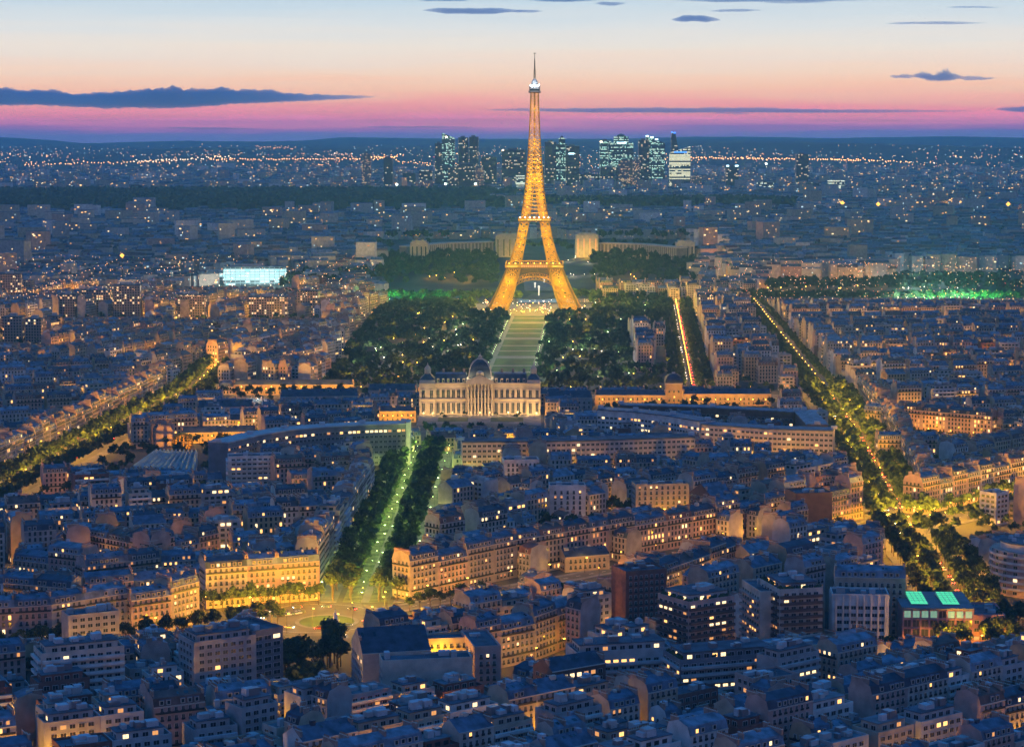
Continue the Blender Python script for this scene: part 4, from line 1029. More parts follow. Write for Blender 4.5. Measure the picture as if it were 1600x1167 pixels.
    for sx in (-1, 1):
        for sy in (-1, 1):
            for z in (4, 13, 22, 31, 40, 49): m = (ho(z) + hi(z)) / 2; pos.append((sx * m, sy * m, z, 255000))
            for z in (66, 76, 86, 96, 106): m = (ho(z) + hi(z)) / 2; pos.append((sx * m, sy * m, z, 170000))
    for z in np.linspace(122, 165, 5):
        m = (ho(z) + hi(z)) / 2
        for sx in (-1, 1):
            for sy in (-1, 1): pos.append((sx * m, sy * m, z, 68000))
    for z in np.linspace(174, 272, 13): pos.append((0, 0, z, 120000)) if z > 225 else [pos.append((s * ho(z) * .5, t * ho(z) * .5, z, 58000)) for s in (-1, 1) for t in (-1, 1)]
    q = QB(); q.octa([(0, 0, 0)], .42, 'bulb_tower'); me = q.mesh('projector_or_fill')
    for (x, y, z, pw) in pos: put('projector_or_fill', me, r, (x, y, z)); light('projector_or_fill_light', (1, .67, .02), pw, (x, y, z + .7), r, .8)
    # added fill lamps floating off the front face; real projectors sit inside
    for z, k in ((6, 1.0), (24, 1.0), (42, 1.0), (64, 1.0), (84, 1.0), (104, 1.0), (126, 1.), (146, 1.), (168, 1.), (190, 1.), (212, 1), (234, 1), (256, 1)):
        for sx in (-1, 1):
            m = (ho(z) + hi(z)) / 2 if z < 165 else 0
            if z >= 165 and sx > 0: continue
            d_ = 7 if z < 60 else 5
            x, y = sx * m, -ho(z) - d_; put('projector_or_fill', me, r, (x, y, z)); light('projector_or_fill_light', (1, .67, .02), 9000 if z < 60 else 7000 if z < 115 else 8000, (x, y, z + .7), r, .8)
    mark(TX, TY, 130, 130, 0)
mat('beacon', (.9, .95, 1), .4, emit=(.85, .95, 1), strength=22)
tower()

# ------------------------------------------------------------------ the park: lawns, paths, woods, plaza
PARK = [(-165, 1890), (-172, 2300), (-168, 2700), (-150, 2880), (205, 2880), (168, 2500), (150, 2100), (128, 1890)]
HOLES = [[(118, 2040), (150, 2040), (168, 2420), (128, 2420)]]
AXIS = lambda y: 0 + (y - 2044) * .038 - 2
for pa, pb, ya, yb in ((1188, 1612, 2850, 3040), (585, 705, 2850, 3040)):
    mark_poly([((pa - 800) * ya / FPX, ya), ((pb - 800) * ya / FPX, ya), ((pb - 800) * yb / FPX, yb), ((pa - 800) * yb / FPX, yb)])
GLADES = [P(px, py, 6) for px, py in ((671, 530), (662, 536), (676, 543), (652, 568), (690, 521), (700, 505), (727, 512), (712, 516), (694, 533), (675, 562), (890, 500), (915, 500), (858, 535), (895, 535), (921, 510), (930, 548), (906, 558), (940, 550), (966, 551), (917, 520), (895, 547), (982, 568), (1010, 525), (1008, 478), (960, 480), (560, 570), (570, 545), (622, 590), (640, 575), (1000, 540), (600, 560), (615, 530), (640, 505), (700, 550), (720, 540), (735, 560), (655, 490), (950, 520), (970, 500), (990, 585), (870, 580), (880, 560), (590, 590))]
GLADES += [(rng.uniform(-150, -40), rng.uniform(1960, 2820)) for _ in range(26)] + [(rng.uniform(55, 180), rng.uniform(1960, 2820)) for _ in range(22)]
def park():
    mark_poly(PARK)
    for hpoly in HOLES:
        X, Y = np.meshgrid(np.arange(110, 180, 1.9), np.arange(2030, 2430, 1.9)); ins = inpoly(X, Y, hpoly); i, j = cells(X[ins], Y[ins]); OCC[i, j] = False
    q, s = QB(), QB(); y = 1925; k = 0
    while y < 2690:
        y1 = y + (44 if k % 3 else 62); a0, a1 = AXIS(y), AXIS(y1)
        q.quad((a0 - 19, y, .04), (a0 + 19, y, .04), (a1 + 19, y1, .04), (a1 - 19, y1, .04), 'grass')
        s.quad((a1 - 25, y1, .05), (a1 + 25, y1, .05), (a1 + 25, y1 + (11 if k % 3 else 26), .05), (a1 - 25, y1 + (11 if k % 3 else 26), .05), 'sand')
        y = y1 + (11 if k % 3 else 26); k += 1
    kind(q.build('lawn'), 'structure')
    for sg in (-1, 1):
        o = sorted((sg * 19.4, sg * 27)); s.quad((AXIS(1925) + o[0], 1925, .045), (AXIS(1925) + o[1], 1925, .045), (AXIS(2700) + o[1], 2700, .045), (AXIS(2700) + o[0], 2700, .045), 'sand')
    kind(s.build('path'), 'structure')
    q = QB(); q.quad((-45, 2690, .06), (95, 2690, .06), (110, 2880, .06), (-55, 2880, .06), 'paving'); kind(q.build('esplanade'), 'structure')
    q = QB(); disc(q, P(910, 572), 0, 17, .05, 'grass', 30, 1.1); kind(q.build('clearing'), 'structure')
    # woods
    W_ = WOODS
    for _ in range(9000):
        x, y = rng.uniform(-172, 205), rng.uniform(1892, 2885)
        if not bool(inpoly(np.array([x]), np.array([y]), PARK)[0]) or any(bool(inpoly(np.array([x]), np.array([y]), hp)[0]) for hp in HOLES): continue
        if abs(x - AXIS(y)) < 27 + 5 * math.sin(y / 23.) + (4 if y < 2100 else 0) or (y > 2682 and -48 < x < 104) or math.hypot(x - 66, y - 2106) < 21: continue
        if any(abs(x - gx) < 8 and -30 < y - gy < 5 for gx, gy in GLADES): continue
        key = (int(x / 8.2), int(y / 8.2))
        if key in SEEN: continue
        SEEN.add(key)
        if rng.random() < .88: W_.append((x, y, 0, rng.uniform(.75, 1.3)))
    for y in range(1935, 2690, 21):
        for sg in (-1, 1):
            add_lamp(AXIS(y) + sg * 23, y, 'lawn', f'lamp in the row on the {"left" if sg < 0 else "right"} edge of the park lawn', 'lamps along the lawn', 5, 1500)
            if sg > 0 or rng.random() < .5: W_.append((AXIS(y) + sg * 27.5, y + 4, 0, .62))
    for x, y in GLADES: add_lamp(x, y, rng.choice(('lawn', 'lawn', 'white', 'sodium', 'sodium')), 'garden lamp shining among the park trees', 'garden lamps in the park', 7, 6500)
    xx, yy = P(929, 550, 8); add_lamp(xx, yy, 'white', 'bright white lamp by the round clearing of the park', 'bright lamp by the clearing', 11, 9000)
    for k in range(90):      # crowd of lamps under the arch and beyond
        x, y = rng.uniform(-38, 92), rng.uniform(2695, 2880); add_lamp(x, y, rng.choice(('white', 'rose', 'sodium', 'rose')), 'low lamp on the lit esplanade under the tower', 'lamps on the esplanade', rng.uniform(3, 6), 1500)
WOODS, SEEN = [], set()
park()
for (px, py, sx, sy, n) in ((860, 835, 26, 14, 15), (905, 822, 26, 12, 14), (985, 795, 18, 9, 9), (1500, 880, 12, 20, 12), (1488, 930, 10, 14, 8), (1560, 1000, 14, 16, 9), (1400, 1040, 14, 10, 7), (1330, 1020, 10, 8, 5), (1580, 960, 10, 12, 6), (20, 1045, 16, 12, 9), (885, 932, 14, 7, 8), (1445, 870, 8, 10, 5), (1110, 1090, 12, 8, 5), (850, 640, 12, 8, 6), (868, 655, 8, 6, 4), (650, 715, 12, 10, 8), (690, 720, 8, 10, 5), (1015, 640, 14, 4, 5), (1090, 625, 3, 3, 1)):
    for k in range(n):
        x, y = P(px, py, 6); x += rng.gauss(0, sx * .5); y += rng.gauss(0, sy * .6)
        where = {860: 'dark courtyard clump in the centre', 905: 'dark courtyard clump in the centre', 985: 'clump behind the centre courtyard', 1500: 'clump left of the round block', 1488: 'clump left of the round block', 1445: 'clump left of the round block', 1560: 'clump right of the rose hall', 1580: 'clump right of the rose hall', 20: 'clump at the bottom left corner', 885: 'lit little square in the centre'}.get(px, 'clump between the roofs')
        if taken(x, y, 5, 5, 0) < .3: add_tree(x, y, 1.05, 'dark leafy tree in the ' + where, 'trees in the ' + where, 'leafy_tree')
    x, y = P(px, py, 6); n > 4 and mark(x, y, sx * 1.3, sy * 2, 0)
for (px, py) in ((936, 908), (1225, 1035) , (1590, 1040), (1345, 1030), (30, 1040), (1545, 790)):
    x, y = P(px, py); add_lamp(x, y, 'sodium', 'yellow street lamp half hidden by trees', 'lamps half hidden by trees', 7, 3800)

# ------------------------------------------------------------------ ordinary city fabric filling the quarters
def in_frame(x, y, m=50):
    px, py = pix(x, y, 12); return -m < px < 1600 + m and y > 640
VIEW = [(412, 562, 940, 1062, 990), (560, 690, 700, 955, 1060), (-20, 202, 935, 1006, 940), (200, 322, 925, 985, 985), (318, 505, 884, 952, 1030), (1385, 1500, 815, 935, 1150), (1290, 1400, 640, 815, 1240), (1435, 1610, 772, 836, 1260),
        (626, 700, 868, 952, 1030), (690, 800, 850, 925, 1060), (800, 885, 840, 900, 1100), (950, 1060, 815, 872, 1140), (1060, 1180, 800, 845, 1190), (1058, 1165, 918, 1010, 925), (1190, 1302, 885, 1000, 925), (1300, 1395, 915, 992, 955), (1404, 1550, 915, 1005, 955),
        (640, 800, 985, 1064, 880), (528, 640, 962, 1040, 900), (352, 640, 660, 728, 1370), (722, 1090, 684, 730, 1420), (930, 1304, 636, 706, 1480), (640, 850, 560, 668, 1640), (355, 560, 600, 620, 1880), (930, 1210, 600, 640, 1800), (590, 655, 635, 662, 1720),
        (60, 350, 590, 725, 1560), (-20, 110, 690, 772, 1370), (198, 322, 676, 735, 1545), (283, 402, 672, 691, 1592), (975, 1135, 880, 972, 1000), (790, 920, 985, 1040, 925), (990, 1082, 742, 793, 1270), (860, 914, 755, 796, 1270), (1505, 1610, 840, 965, 1080), (925, 985, 890, 915, 1090), (972, 1056, 862, 918, 1080),
        (340, 442, 712, 755, 1370), (1345, 1555, 634, 676, 1630), (1368, 1466, 688, 720, 1480), (1296, 1350, 770, 818, 1250), (100, 345, 815, 862, 1130), (0, 255, 855, 895, 1080), (880, 955, 852, 884, 1130), (900, 1055, 985, 1062, 850), (1060, 1215, 1000, 1066, 840), (1200, 1312, 985, 1066, 840),
        (285, 455, 418, 448, 3114), (85, 225, 445, 495, 2640), (0, 62, 435, 535, 2500), (275, 325, 462, 498, 2640), (385, 500, 455, 497, 2640), (1190, 1610, 436, 466, 2880), (1098, 1138, 372, 446, 2950), (1245, 1350, 396, 425, 3100), (440, 600, 425, 452, 2880),
        (55, 205, 1012, 1066, 820), (205, 425, 980, 1066, 850), (540, 640, 730, 800, 1330), (1040, 1075, 480, 590, 1900), (1155, 1215, 480, 620, 1960), (800, 900, 820, 850, 1180)]
def fits(b):
    """storeys that keep the roof below the open views over the squares, avenues and named facades; 0 = leave the plot open"""
    d = b['y']; pxs = []; c, s_ = math.cos(b['th']), math.sin(b['th'])
    for u in (-.5, .5):
        for v in (-.5, .5): pxs.append(pix(b['x'] + b['w'] * u * c - b['d'] * v * s_, d + b['w'] * u * s_ + b['d'] * v * c, 10)[0])
    lo, hi_ = min(pxs), max(pxs); nf = b['nf']
    for (x0, x1, y0, y1, dep) in VIEW:
        if d >= dep or hi_ < x0 or lo > x1: continue
        zmax = CAMH - (y1 - HOR) * d / FPX
        nf = min(nf, int((zmax - 6) / 3.05))
    return nf if nf >= 2 else 0
def filler(test, th, period=(50, 62), yr=(690, 1640), det=2, nfr=(4, 7), lampp=.0, wr=(13, 23), dens=.95):
    u = (math.cos(th), math.sin(th)); v = (-u[1], u[0]); cx, cyy = 0, (yr[0] + yr[1]) / 2; Rr = (yr[1] - yr[0]) / 2 + 650
    vv = -Rr
    while vv < Rr:
        per = rng.uniform(*period)
        rows_ = [(vv + 6, 0), (vv + per - 6, math.pi)]
        if per > 46: rows_.append((vv + per / 2 - 5.5, 0))
        for ri, (v0, flip) in enumerate(rows_):
            t = -Rr + rng.uniform(0, 20); nextx = t + rng.uniform(60, 130); rownf = rng.randint(*nfr); rd = rng.uniform(11.5, 13); bend = rng.gauss(0, .03)
            while t < Rr:
                w_ = rng.uniform(*wr); d_ = rd; m = t + w_ / 2; vo = v0 + (d_ / 2 if not flip else -d_ / 2) + rng.choice((0, 0, 0, .8))
                court = ri == 2
                if court:
                    w_ *= rng.uniform(.5, .9); d_ = rng.uniform(8, 12); vo += rng.uniform(-3, 3)
                x, y = cx + u[0] * m + v[0] * vo, cyy + u[1] * m + v[1] * vo
                if not (yr[0] < y < yr[1]) or not in_frame(x, y) or not test(x, y): t += 10; continue
                if taken(x, y, w_ - .6, d_ - .6, th) > .03 or rng.random() > (dens if not court else .62): t += 4; continue
                dx = rng.gauss(0, .006)
                nf = rownf + rng.choice((0, 0, 0, 0, 0, 1, -1)) - (rng.randint(1, 2) if court else 0)
                b = dict(x=x, y=y, th=th + (math.pi if flip else 0) + dx, w=w_ - .05, d=d_, nf=max(2, nf), lit=rng.choice((.03, .06, .10, .16)), det=det, ends='lr' if (court or rng.random() < .12) else '')
                b['nf'] = fits(b)
                if not b['nf']:
                    if rng.random() < .5 and fits(dict(b, nf=3, w=8, d=8)) >= 2 or (y > 1100 and rng.random() < .25):
                        add_tree(x + rng.uniform(-3, 3), y + rng.uniform(-3, 3), .82, 'garden tree on an open plot between the terraces', 'trees on open plots', 'garden_tree')
                    t += 6; continue
                rand_style(b, 'new' if y < 985 else 'old'); mark(x, y, w_ - .4, d_ - .4, th); BLD.append(b)
                if lampp and not court and not flip and rng.random() < lampp:
                    lx, ly = x - v[0] * (d_ / 2 + 5), y - v[1] * (d_ / 2 + 5)
                    if taken(lx, ly, 3, 3, 0) < .1: add_lamp(lx, ly, 'sodium', 'yellow street lamp in a narrow street between terraces', 'lamps in the narrow streets', 6.5, 12000)
                t += w_
                if t > nextx: t += 10; nextx = t + rng.uniform(70, 130)
        vv += per
avx = lambda y: np.interp(y, [900, 1040, 1345, 1640], [-100, -98, -90, -86])
bvx = lambda y: np.interp(y, [900, 1110, 1226, 1604, 1900], [222, 240, 248, 279, 296])
filler(lambda x, y: x < avx(y) and y < 1000, RAD(27), yr=(690, 1100), lampp=.5)
filler(lambda x, y: x < avx(y) and x > -352 + 0 * y and y >= 1000, RAD(20), yr=(1000, 1640), lampp=.5)
filler(lambda x, y: avx(y) <= x < bvx(y) and y < 1000, RAD(38), yr=(690, 1010), lampp=.5, nfr=(5, 8))
filler(lambda x, y: avx(y) <= x < bvx(y) and 1000 <= y < 1420, RAD(44), yr=(1000, 1430), lampp=.4, nfr=(4, 7))
filler(lambda x, y: avx(y) <= x < bvx(y) and 1420 <= y < 1640, RAD(8), yr=(1420, 1640), lampp=.15, nfr=(2, 5))
filler(lambda x, y: x >= bvx(y), RAD(42), yr=(690, 1500), lampp=.35)
filler(lambda x, y: x >= bvx(y), RAD(14), yr=(1500, 2000), lampp=.35, det=1)
filler(lambda x, y: x < -340, RAD(24), yr=(1100, 2000), lampp=.4, det=1)
filler(lambda x, y: -340 < x < 270, RAD(4), yr=(1640, 1890), lampp=.15, nfr=(2, 4), det=1)
filler(lambda x, y: x < -150, RAD(70), yr=(1900, 3000), lampp=.42, det=0, nfr=(5, 8))
filler(lambda x, y: x > 120, RAD(6), yr=(1900, 3000), lampp=.42, det=0, nfr=(5, 8))

for lo_, hi_, th_, yr_ in ((-600, -98, 112, (700, 1640)), (-98, 260, 132, (700, 1430)), (-98, 260, 98, (1430, 1640)), (260, 600, 130, (700, 1900)), (-700, -340, 112, (1100, 2000))):
    filler(lambda x, y: lo_ <= x < hi_, RAD(th_), period=(17, 24), yr=yr_, det=1, nfr=(3, 6), wr=(8, 14), dens=.85)

for b in BLD: gen(b)

# ------------------------------------------------------------------ which buildings become things of their own, and their labels
ANCH = [((500, 965), 'the orange square'), ((640, 830), 'the green avenue'), ((1290, 860), 'the boulevard crossing'), ((1470, 960), 'the green roofed hall'), ((500, 720), 'the dark curved slab'),
        ((900, 705), 'the long ministry'), ((120, 720), 'the left tree avenue'), ((1010, 900), 'the dark red brick block'), ((1560, 900), 'the round block'), ((240, 960), 'the bright yellow corner'), ((130, 1040), 'the pale block at bottom left'),
        ((1035, 770), 'the bright yellow block'), ((880, 830), 'the dark courtyard trees'), ((1110, 960), 'the planted dark block'), ((1250, 950), 'the brown balcony tower'), ((700, 1040), 'the yellow lit courtyard'), ((235, 840), 'the bent terrace'),
        ((60, 880), 'the left edge terraces'), ((1440, 660), 'the yellow lit far row'), ((880, 780), 'the white grid apartment block'), ((1550, 780), 'the orange cross street'), ((420, 860), 'the facades by the square'), ((980, 1040), 'the stepped bottom block'), ((1180, 830), 'the long diagonal row')]
ORD = ['first', 'second', 'third', 'fourth', 'fifth', 'sixth', 'seventh', 'eighth', 'ninth', 'tenth', 'eleventh', 'twelfth', 'thirteenth', 'fourteenth', 'fifteenth', 'sixteenth']
RN = {'roof_zinc': 'blue grey zinc', 'roof_slate': 'dark slate', 'roof_lead': 'pale lead', 'roof_tile': 'red brown tile', 'roof_flat': 'dark flat', 'gravel': 'pale flat'}
near = sorted([b for b in BLD if in_frame(b['x'], b['y'], -8) and pix(b['x'], b['y'], b['hw'])[1] < 1160], key=lambda b: b['y'])
chosen = near[:300]; cset = set(map(id, chosen))
by_desc = {}
for b in chosen:
    lit_n = sum(1 for e in b['wins'] if e[5] != 'glass') + sum(1 for e in b['dorm'] if e[4] != 'glass')
    px, py = pix(b['x'], b['y'], b['hw']); b['px'] = px
    wall = b['wall'].replace('concrete_dark', 'dark grey').replace('concrete', 'grey')
    shape = {'mansard': 'mansard', 'gable': 'pitched', 'flat': '', 'terrace': ''}[b['roof']]
    near_w = (b['where'] if 'where' in b else min(ANCH, key=lambda a: math.hypot(a[0][0] - px, (a[0][1] - py) * 1.8))[1])
    first = f"{NUMW.get(b['nf'], b['nf'])} storey {wall} house with {RN[b['rm']]}{' ' + shape if shape else ''} roof"
    b['desc'] = (first, near_w, 'in the ' if 'where' in b else 'near ')
    by_desc.setdefault((first, near_w), []).append(b)
for (first, near_w), bs in by_desc.items():
    bs.sort(key=lambda b: b['px'])
    for k, b in enumerate(bs):
        pre = b['desc'][2]
        if len(bs) == 1: b['label'] = f'{first} {pre}{near_w}'
        else:
            f2 = first.replace(' storey', '-storey').replace(' house with ', ' house, ').replace(' roof', ' roof,')
            b['label'] = f'{ORD[k] if k < 16 else str(k + 1)} from left {f2} {pre}{near_w}'
        wds = b['label'].split()
        for a_, c_ in ((' blue grey zinc', ' zinc'), (' house,', ','), (' from left', ''), (' red brown', ' red'), (' in the ', ', '), (' near the ', ' by '), (' mansard roof', ' mansard'), (' pitched roof', ' gable'), (' flat roof', ' flat top'), ('-storey', ''), (' blue grey zinc', ' zinc'), (' dark slate', ' slate')):
            if len(b['label'].split()) > 16: b['label'] = b['label'].replace(a_, c_)
        if len(b['label'].split()) > 16: b['label'] = ' '.join(x for x in b['label'].split() if x not in ('the', 'with', 'roof'))
for b in chosen: make_thing(b, 'town_house' if b['roof'] in ('mansard', 'gable') else 'flat_roofed_house', b['label'], 'house', 'town houses between the avenues', cap=70)
print('buildings', len(BLD), 'chosen to y', chosen[-1]['y'], 'windows', sum(min(70, len(b['wins'])) for b in chosen))
town = QB()
for b in BLD:
    if id(b) not in cset: merge_into(town, b)
kind(town.build('distant_town'), 'stuff')

# ------------------------------------------------------------------ beyond the river
def hillside():
    # curved colonnaded palace on the hill: end pavilions and wings
    def pav(px, py, w_, h, name, label, lit):
        x, y = P(px, py, 30); r = thing('hill_pavilion', label, 'pavilion', (x, y, 30))
        q = QB(); a = w_ / 2; q.box(-a, a, 0, 26, 0, h, 'stone_flood'); q.box(-a + 3, a - 3, 2, 24, h + .01, h + 3, 'stone_flood'); q.build('wall', r)
        for k in range(4): t = -a + 4 + k * (w_ - 8) / 3; q = QB(); q.box(t - .9, t + .9, -.5, -.01, 2, h - 6, 'glass' if not lit else 'lit_dim'); q.build('window', r)
        q = QB(); q.box(-7, -2, 8, 12, h + 3.01, h + 7, 'stone_dark'); q.box(2, 7, 8, 12, h + 3.01, h + 6.5, 'stone_dark'); q.build('statue_group', r)
        return x, y
    x, y = pav(917, 403, 36, 36, '', 'gold lit stone pavilion on the hill right of the tower', True)
    for dx, pw, z in ((-12, 9000, 5), (0, 9000, 20), (12, 9000, 5)): add_lamp(x + dx, y - 10, 'gold', 'golden flood lamp before the hill pavilion', 'flood lamps before the hill pavilion', z, pw)
    x, y = pav(792, 402, 36, 34, '', 'stone pavilion on the hill left of the tower', False); add_lamp(x + 9, y - 12, 'gold', 'golden flood lamp before the left hill pavilion', 'flood lamps before the hill pavilion', 8, 2500)
    for pts, lb, pw in (([P(640, 408, 30), P(700, 402, 30), P(772, 400, 30)], 'long colonnaded wing on the hill left of the tower', 3500), ([P(936, 402, 30), P(1000, 404, 30), P(1058, 410, 30)], 'long colonnaded wing on the hill right of the tower', 4200)):
        r = thing('hill_wing', lb, 'palace', (*pts[1], 30)); o = pts[1]; A = [(p[0] - o[0], p[1] - o[1]) for p in pts]; B = offset(A, -18)
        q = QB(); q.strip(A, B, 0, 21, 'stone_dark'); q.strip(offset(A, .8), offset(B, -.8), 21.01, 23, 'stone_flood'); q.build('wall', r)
        for a_, c_ in zip(A[:-1], A[1:]):
            L = math.hypot(c_[0] - a_[0], c_[1] - a_[1]); th = math.atan2(c_[1] - a_[1], c_[0] - a_[0]); n = int(L / 6)
            for i in range(n):
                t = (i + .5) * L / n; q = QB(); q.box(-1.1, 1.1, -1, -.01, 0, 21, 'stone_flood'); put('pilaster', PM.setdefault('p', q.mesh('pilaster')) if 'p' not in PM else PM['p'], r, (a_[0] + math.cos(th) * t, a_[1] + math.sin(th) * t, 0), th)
        for x, y, th in along(pts, 24, 9, 8): add_lamp(x, y, 'sodium', 'lamp at the foot of the hill palace wing', 'lamps at the hill palace wings', 4, pw * .1)
    for px, lb in ((1071, 'end pavilion of the right hill wing'), (655, 'end pavilion of the left hill wing')): pav(px, 409, 28, 29, '', 'dim stone ' + lb, False)
PM = {}
hillside()
# gardens, bridge, fountains
q = QB(); x0, y0_ = P(835, 468); x1, y1_ = P(848, 418, 12); q.quad((x0 - 17, y0_, .3), (x0 + 17, y0_, .3), (x1 + 17, 3050, 2), (x1 - 17, 3050, 2), 'asphalt'); kind(q.build('bridge_road'), 'structure')
q = QB(); q.quad((-420, 2900, .02), (560, 2900, .02), (560, 3030, .02), (-420, 3030, .02), 'river'); mat('river', (.01, .02, .03), .12, spec=.6); kind(q.build('river'), 'structure')
q = QB(); q.quad((18, 3060, 4), (62, 3060, 4), (66, 3330, 24.5), (14, 3330, 24.5), 'paving'); kind(q.build('garden_path'), 'structure')
mat('jet', (.8, .85, .9), .6, emit=(1, .9, .78), strength=.8)  # water made to glow by itself, in place of lamps shining on it
for k, (px, py, hgt) in enumerate(((842, 462, 14), (850, 448, 12), (858, 440, 11), (836, 452, 10), (906, 432, 16))):
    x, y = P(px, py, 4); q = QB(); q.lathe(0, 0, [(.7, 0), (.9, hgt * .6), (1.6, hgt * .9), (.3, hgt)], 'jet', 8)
    o = tag(q.build('fountain_jet', None, (x, y, 4)), ['white jet of the lit fountain lowest under the arch', 'white jet of the lit fountain at centre under the arch', 'white jet of the lit fountain highest under the arch', 'white jet of the lit fountain left under the arch', 'tall white jet of water right of the tower leg'][k], 'fountain')
for _ in range(1400):
    x, y = rng.uniform(-420, 700), rng.uniform(2883, 2899)
    if not 10 < x < 66 and x < 700 and (int(x / 7), int(y / 7)) not in SEEN: SEEN.add((int(x / 7), int(y / 7))); WOODS.append((x, y, 0, rng.uniform(1.3, 1.8)))
for _ in range(5200):
    x, y = rng.uniform(-420, 720), rng.uniform(2885, 3390)
    if 2900 < y < 3030: continue
    px, py = pix(x, y, terrain(x, y)); ok = (590 < px < 775 and 392 < py < 452) or (925 < px < 1085 and 385 < py < 452) or (1200 < px < 1600 and (447 if px < 1390 else 441) < py < 475) or (440 < px < 600 and 432 < py < 455)
    if not ok or (px < 775 and px > 730 and py < 404): continue
    key = (int(x / 9), int(y / 9))
    if key in SEEN: continue
    SEEN.add(key); WOODS.append((x, y, terrain(x, y), rng.uniform(1.2, 1.8)))
for _ in range(70):
    cx_, cy_ = rng.uniform(-.24, .24), rng.uniform(3450, 5300)
    for k in range(rng.randint(8, 30)): WOODS.append((cx_ * cy_ + rng.gauss(0, 34), cy_ + rng.gauss(0, 22), 30, rng.uniform(1.3, 2.0)))
for _ in range(150):
    y = rng.uniform(2000, 2960); x = rng.uniform(-.235, .235) * y
    if -175 < x < 205 or taken(x, y, 4, 4, 0) > .2: continue
    add_lamp(x, y, 'sodium', 'yellow street lamp in the far quarters', 'lamps in the far quarters', 7, 16000)
def far_lamps(n, pxr, pyr, k, h, pw, label, z=0):
    for _ in range(n):
        x, y = P(rng.uniform(*pxr), rng.uniform(*pyr), z); add_lamp(x, y, k, label, label.split(' with')[0], h + z, pw)
for f in np.linspace(0, 1, 14): add_lamp((608 + 85 * f - 800) * 2868 / FPX, 2868 + rng.uniform(-4, 4), 'green2', 'lamp with green light under the trees left of the tower', 'green lamps left of the tower', 7, 36000)
for f in np.linspace(0, 1, 18): add_lamp((1442 + 120 * f - 800) * 2868 / FPX, 2868 + rng.uniform(-5, 5), 'green2', 'lamp with green light under the trees at far right', 'green lamps at far right', 8, 34000)
for f in np.linspace(0, 1, 9): add_lamp((1405 + 110 * f - 800) * 2872 / FPX, 2872 + rng.uniform(-4, 4), 'cool', 'lamp with white light before the trees at far right', 'white lamps at far right', 9, 60000)
if 0: far_lamps(16, (605, 690), (441, 455), 'green2', 9, 14000, 'lamp with green light under the trees left of the tower')
far_lamps(14, (1405, 1500), (450, 466), 'cool', 12, 9000, 'lamp with white light by the trees at far right')
far_lamps(24, (1195, 1420), (448, 458), 'sodium', 7, 4200, 'lamp with yellow light along the far embankment')
far_lamps(10, (670, 770), (446, 452), 'sodium', 7, 3000, 'lamp with yellow light on the embankment left of the tower')
far_lamps(8, (930, 1010), (444, 452), 'sodium', 7, 3800, 'lamp with yellow light on the embankment right of the tower')
far_lamps(14, (880, 935), (408, 442), 'white', 5, 2200, 'lamp with white light in the garden right of the tower', 6)
for f in np.linspace(0, 1, 30):
    for s in (-1, 1):
        x, y = P(1107 + 20 * f + s * (2 + 3.5 * f) + rng.uniform(-1, 1), 378 + 70 * f, 22 - 20 * f); add_lamp(x, y, rng.choice(('sodium', 'sodium', 'rose', 'white')), 'lamp on the bright orange avenue climbing right of the tower', 'lamps on the climbing avenue', 26 - 20 * f, 4200)

def slab(px, pyt, pyb, wpx, z, d_, th, m, name, label, cat, roofm='roof_flat', steps=None):
    x, y = P(px, pyb, z); s = math.hypot(x, y) / FPX; w_ = wpx * s; h = (pyb - pyt) * s
    r = thing(name, label, cat, (x, y, z), RAD(th))
    q = QB(); q.box(-w_ / 2, w_ / 2, 0, d_, -6, h, m); q.build('wall', r)
    q = QB(); q.box(-w_ / 2 - .3, w_ / 2 + .3, -.3, d_ + .3, h + .01, h + 1, roofm); q.box(-w_ * .2, w_ * .15, d_ * .3, d_ * .7, h + 1.01, h + 4, 'concrete'); q.build('roof', r); mark(x, y + d_ / 2, w_ + 4, d_ + 6, RAD(th))
    return r, w_, h, d_
for a in ((16, 430, 484, 34, 'slab_warm', 'pair of pale towers at the left edge, the nearer'), (40, 440, 478, 18, 'slab_warm', 'narrow slab beside the left edge towers'), (105, 462, 500, 24, 'slab_warm', 'dark slab left of the warm windowed slabs'), (150, 455, 497, 46, 'slab_warm', 'slab full of warm windows at left'), (198, 447, 500, 42, 'slab_warm', 'tallest slab full of warm windows at left'), (250, 470, 500, 20, 'slab_warm', 'plain slab right of the warm windowed slabs'),
          (300, 462, 500, 44, 'slab_warm', 'dark wide block right of the plain slab'), (20, 497, 540, 30, 'slab_warm', 'front left block of the lit row at left edge'), (52, 500, 540, 26, 'slab_warm', 'second block of the lit row at left edge'), (86, 496, 535, 22, 'slab_warm', 'third block of the lit row at left edge'), (420, 465, 500, 60, 'slab_warm', 'pale banded block in front of the cyan glass hall'), (480, 455, 498, 34, 'slab_warm', 'white banded tower block with a lit stair strip')):
    slab(a[0], a[1], a[2], a[3], 0, 16, rng.uniform(-12, 12), a[4], 'housing_slab', a[5], 'housing block')
slab(398, 418, 447, 96, 6, 22, 3, 'glass_hall', 'glass_building', 'stepped glass building glowing cyan and white left of the tower', 'glass building')
for k in range(6): xx, yy = P(345 + 20 * k, 446, 8); add_lamp(xx, yy - 16, 'cool', 'white lamp at the foot of the cyan glass building', 'lamps at the cyan glass building', 9, 26000)
slab(340, 427, 442, 110, 8, 20, 0, 'glass_hall', 'glass_building', 'low cyan glass wing left of the stepped glass building', 'glass building')
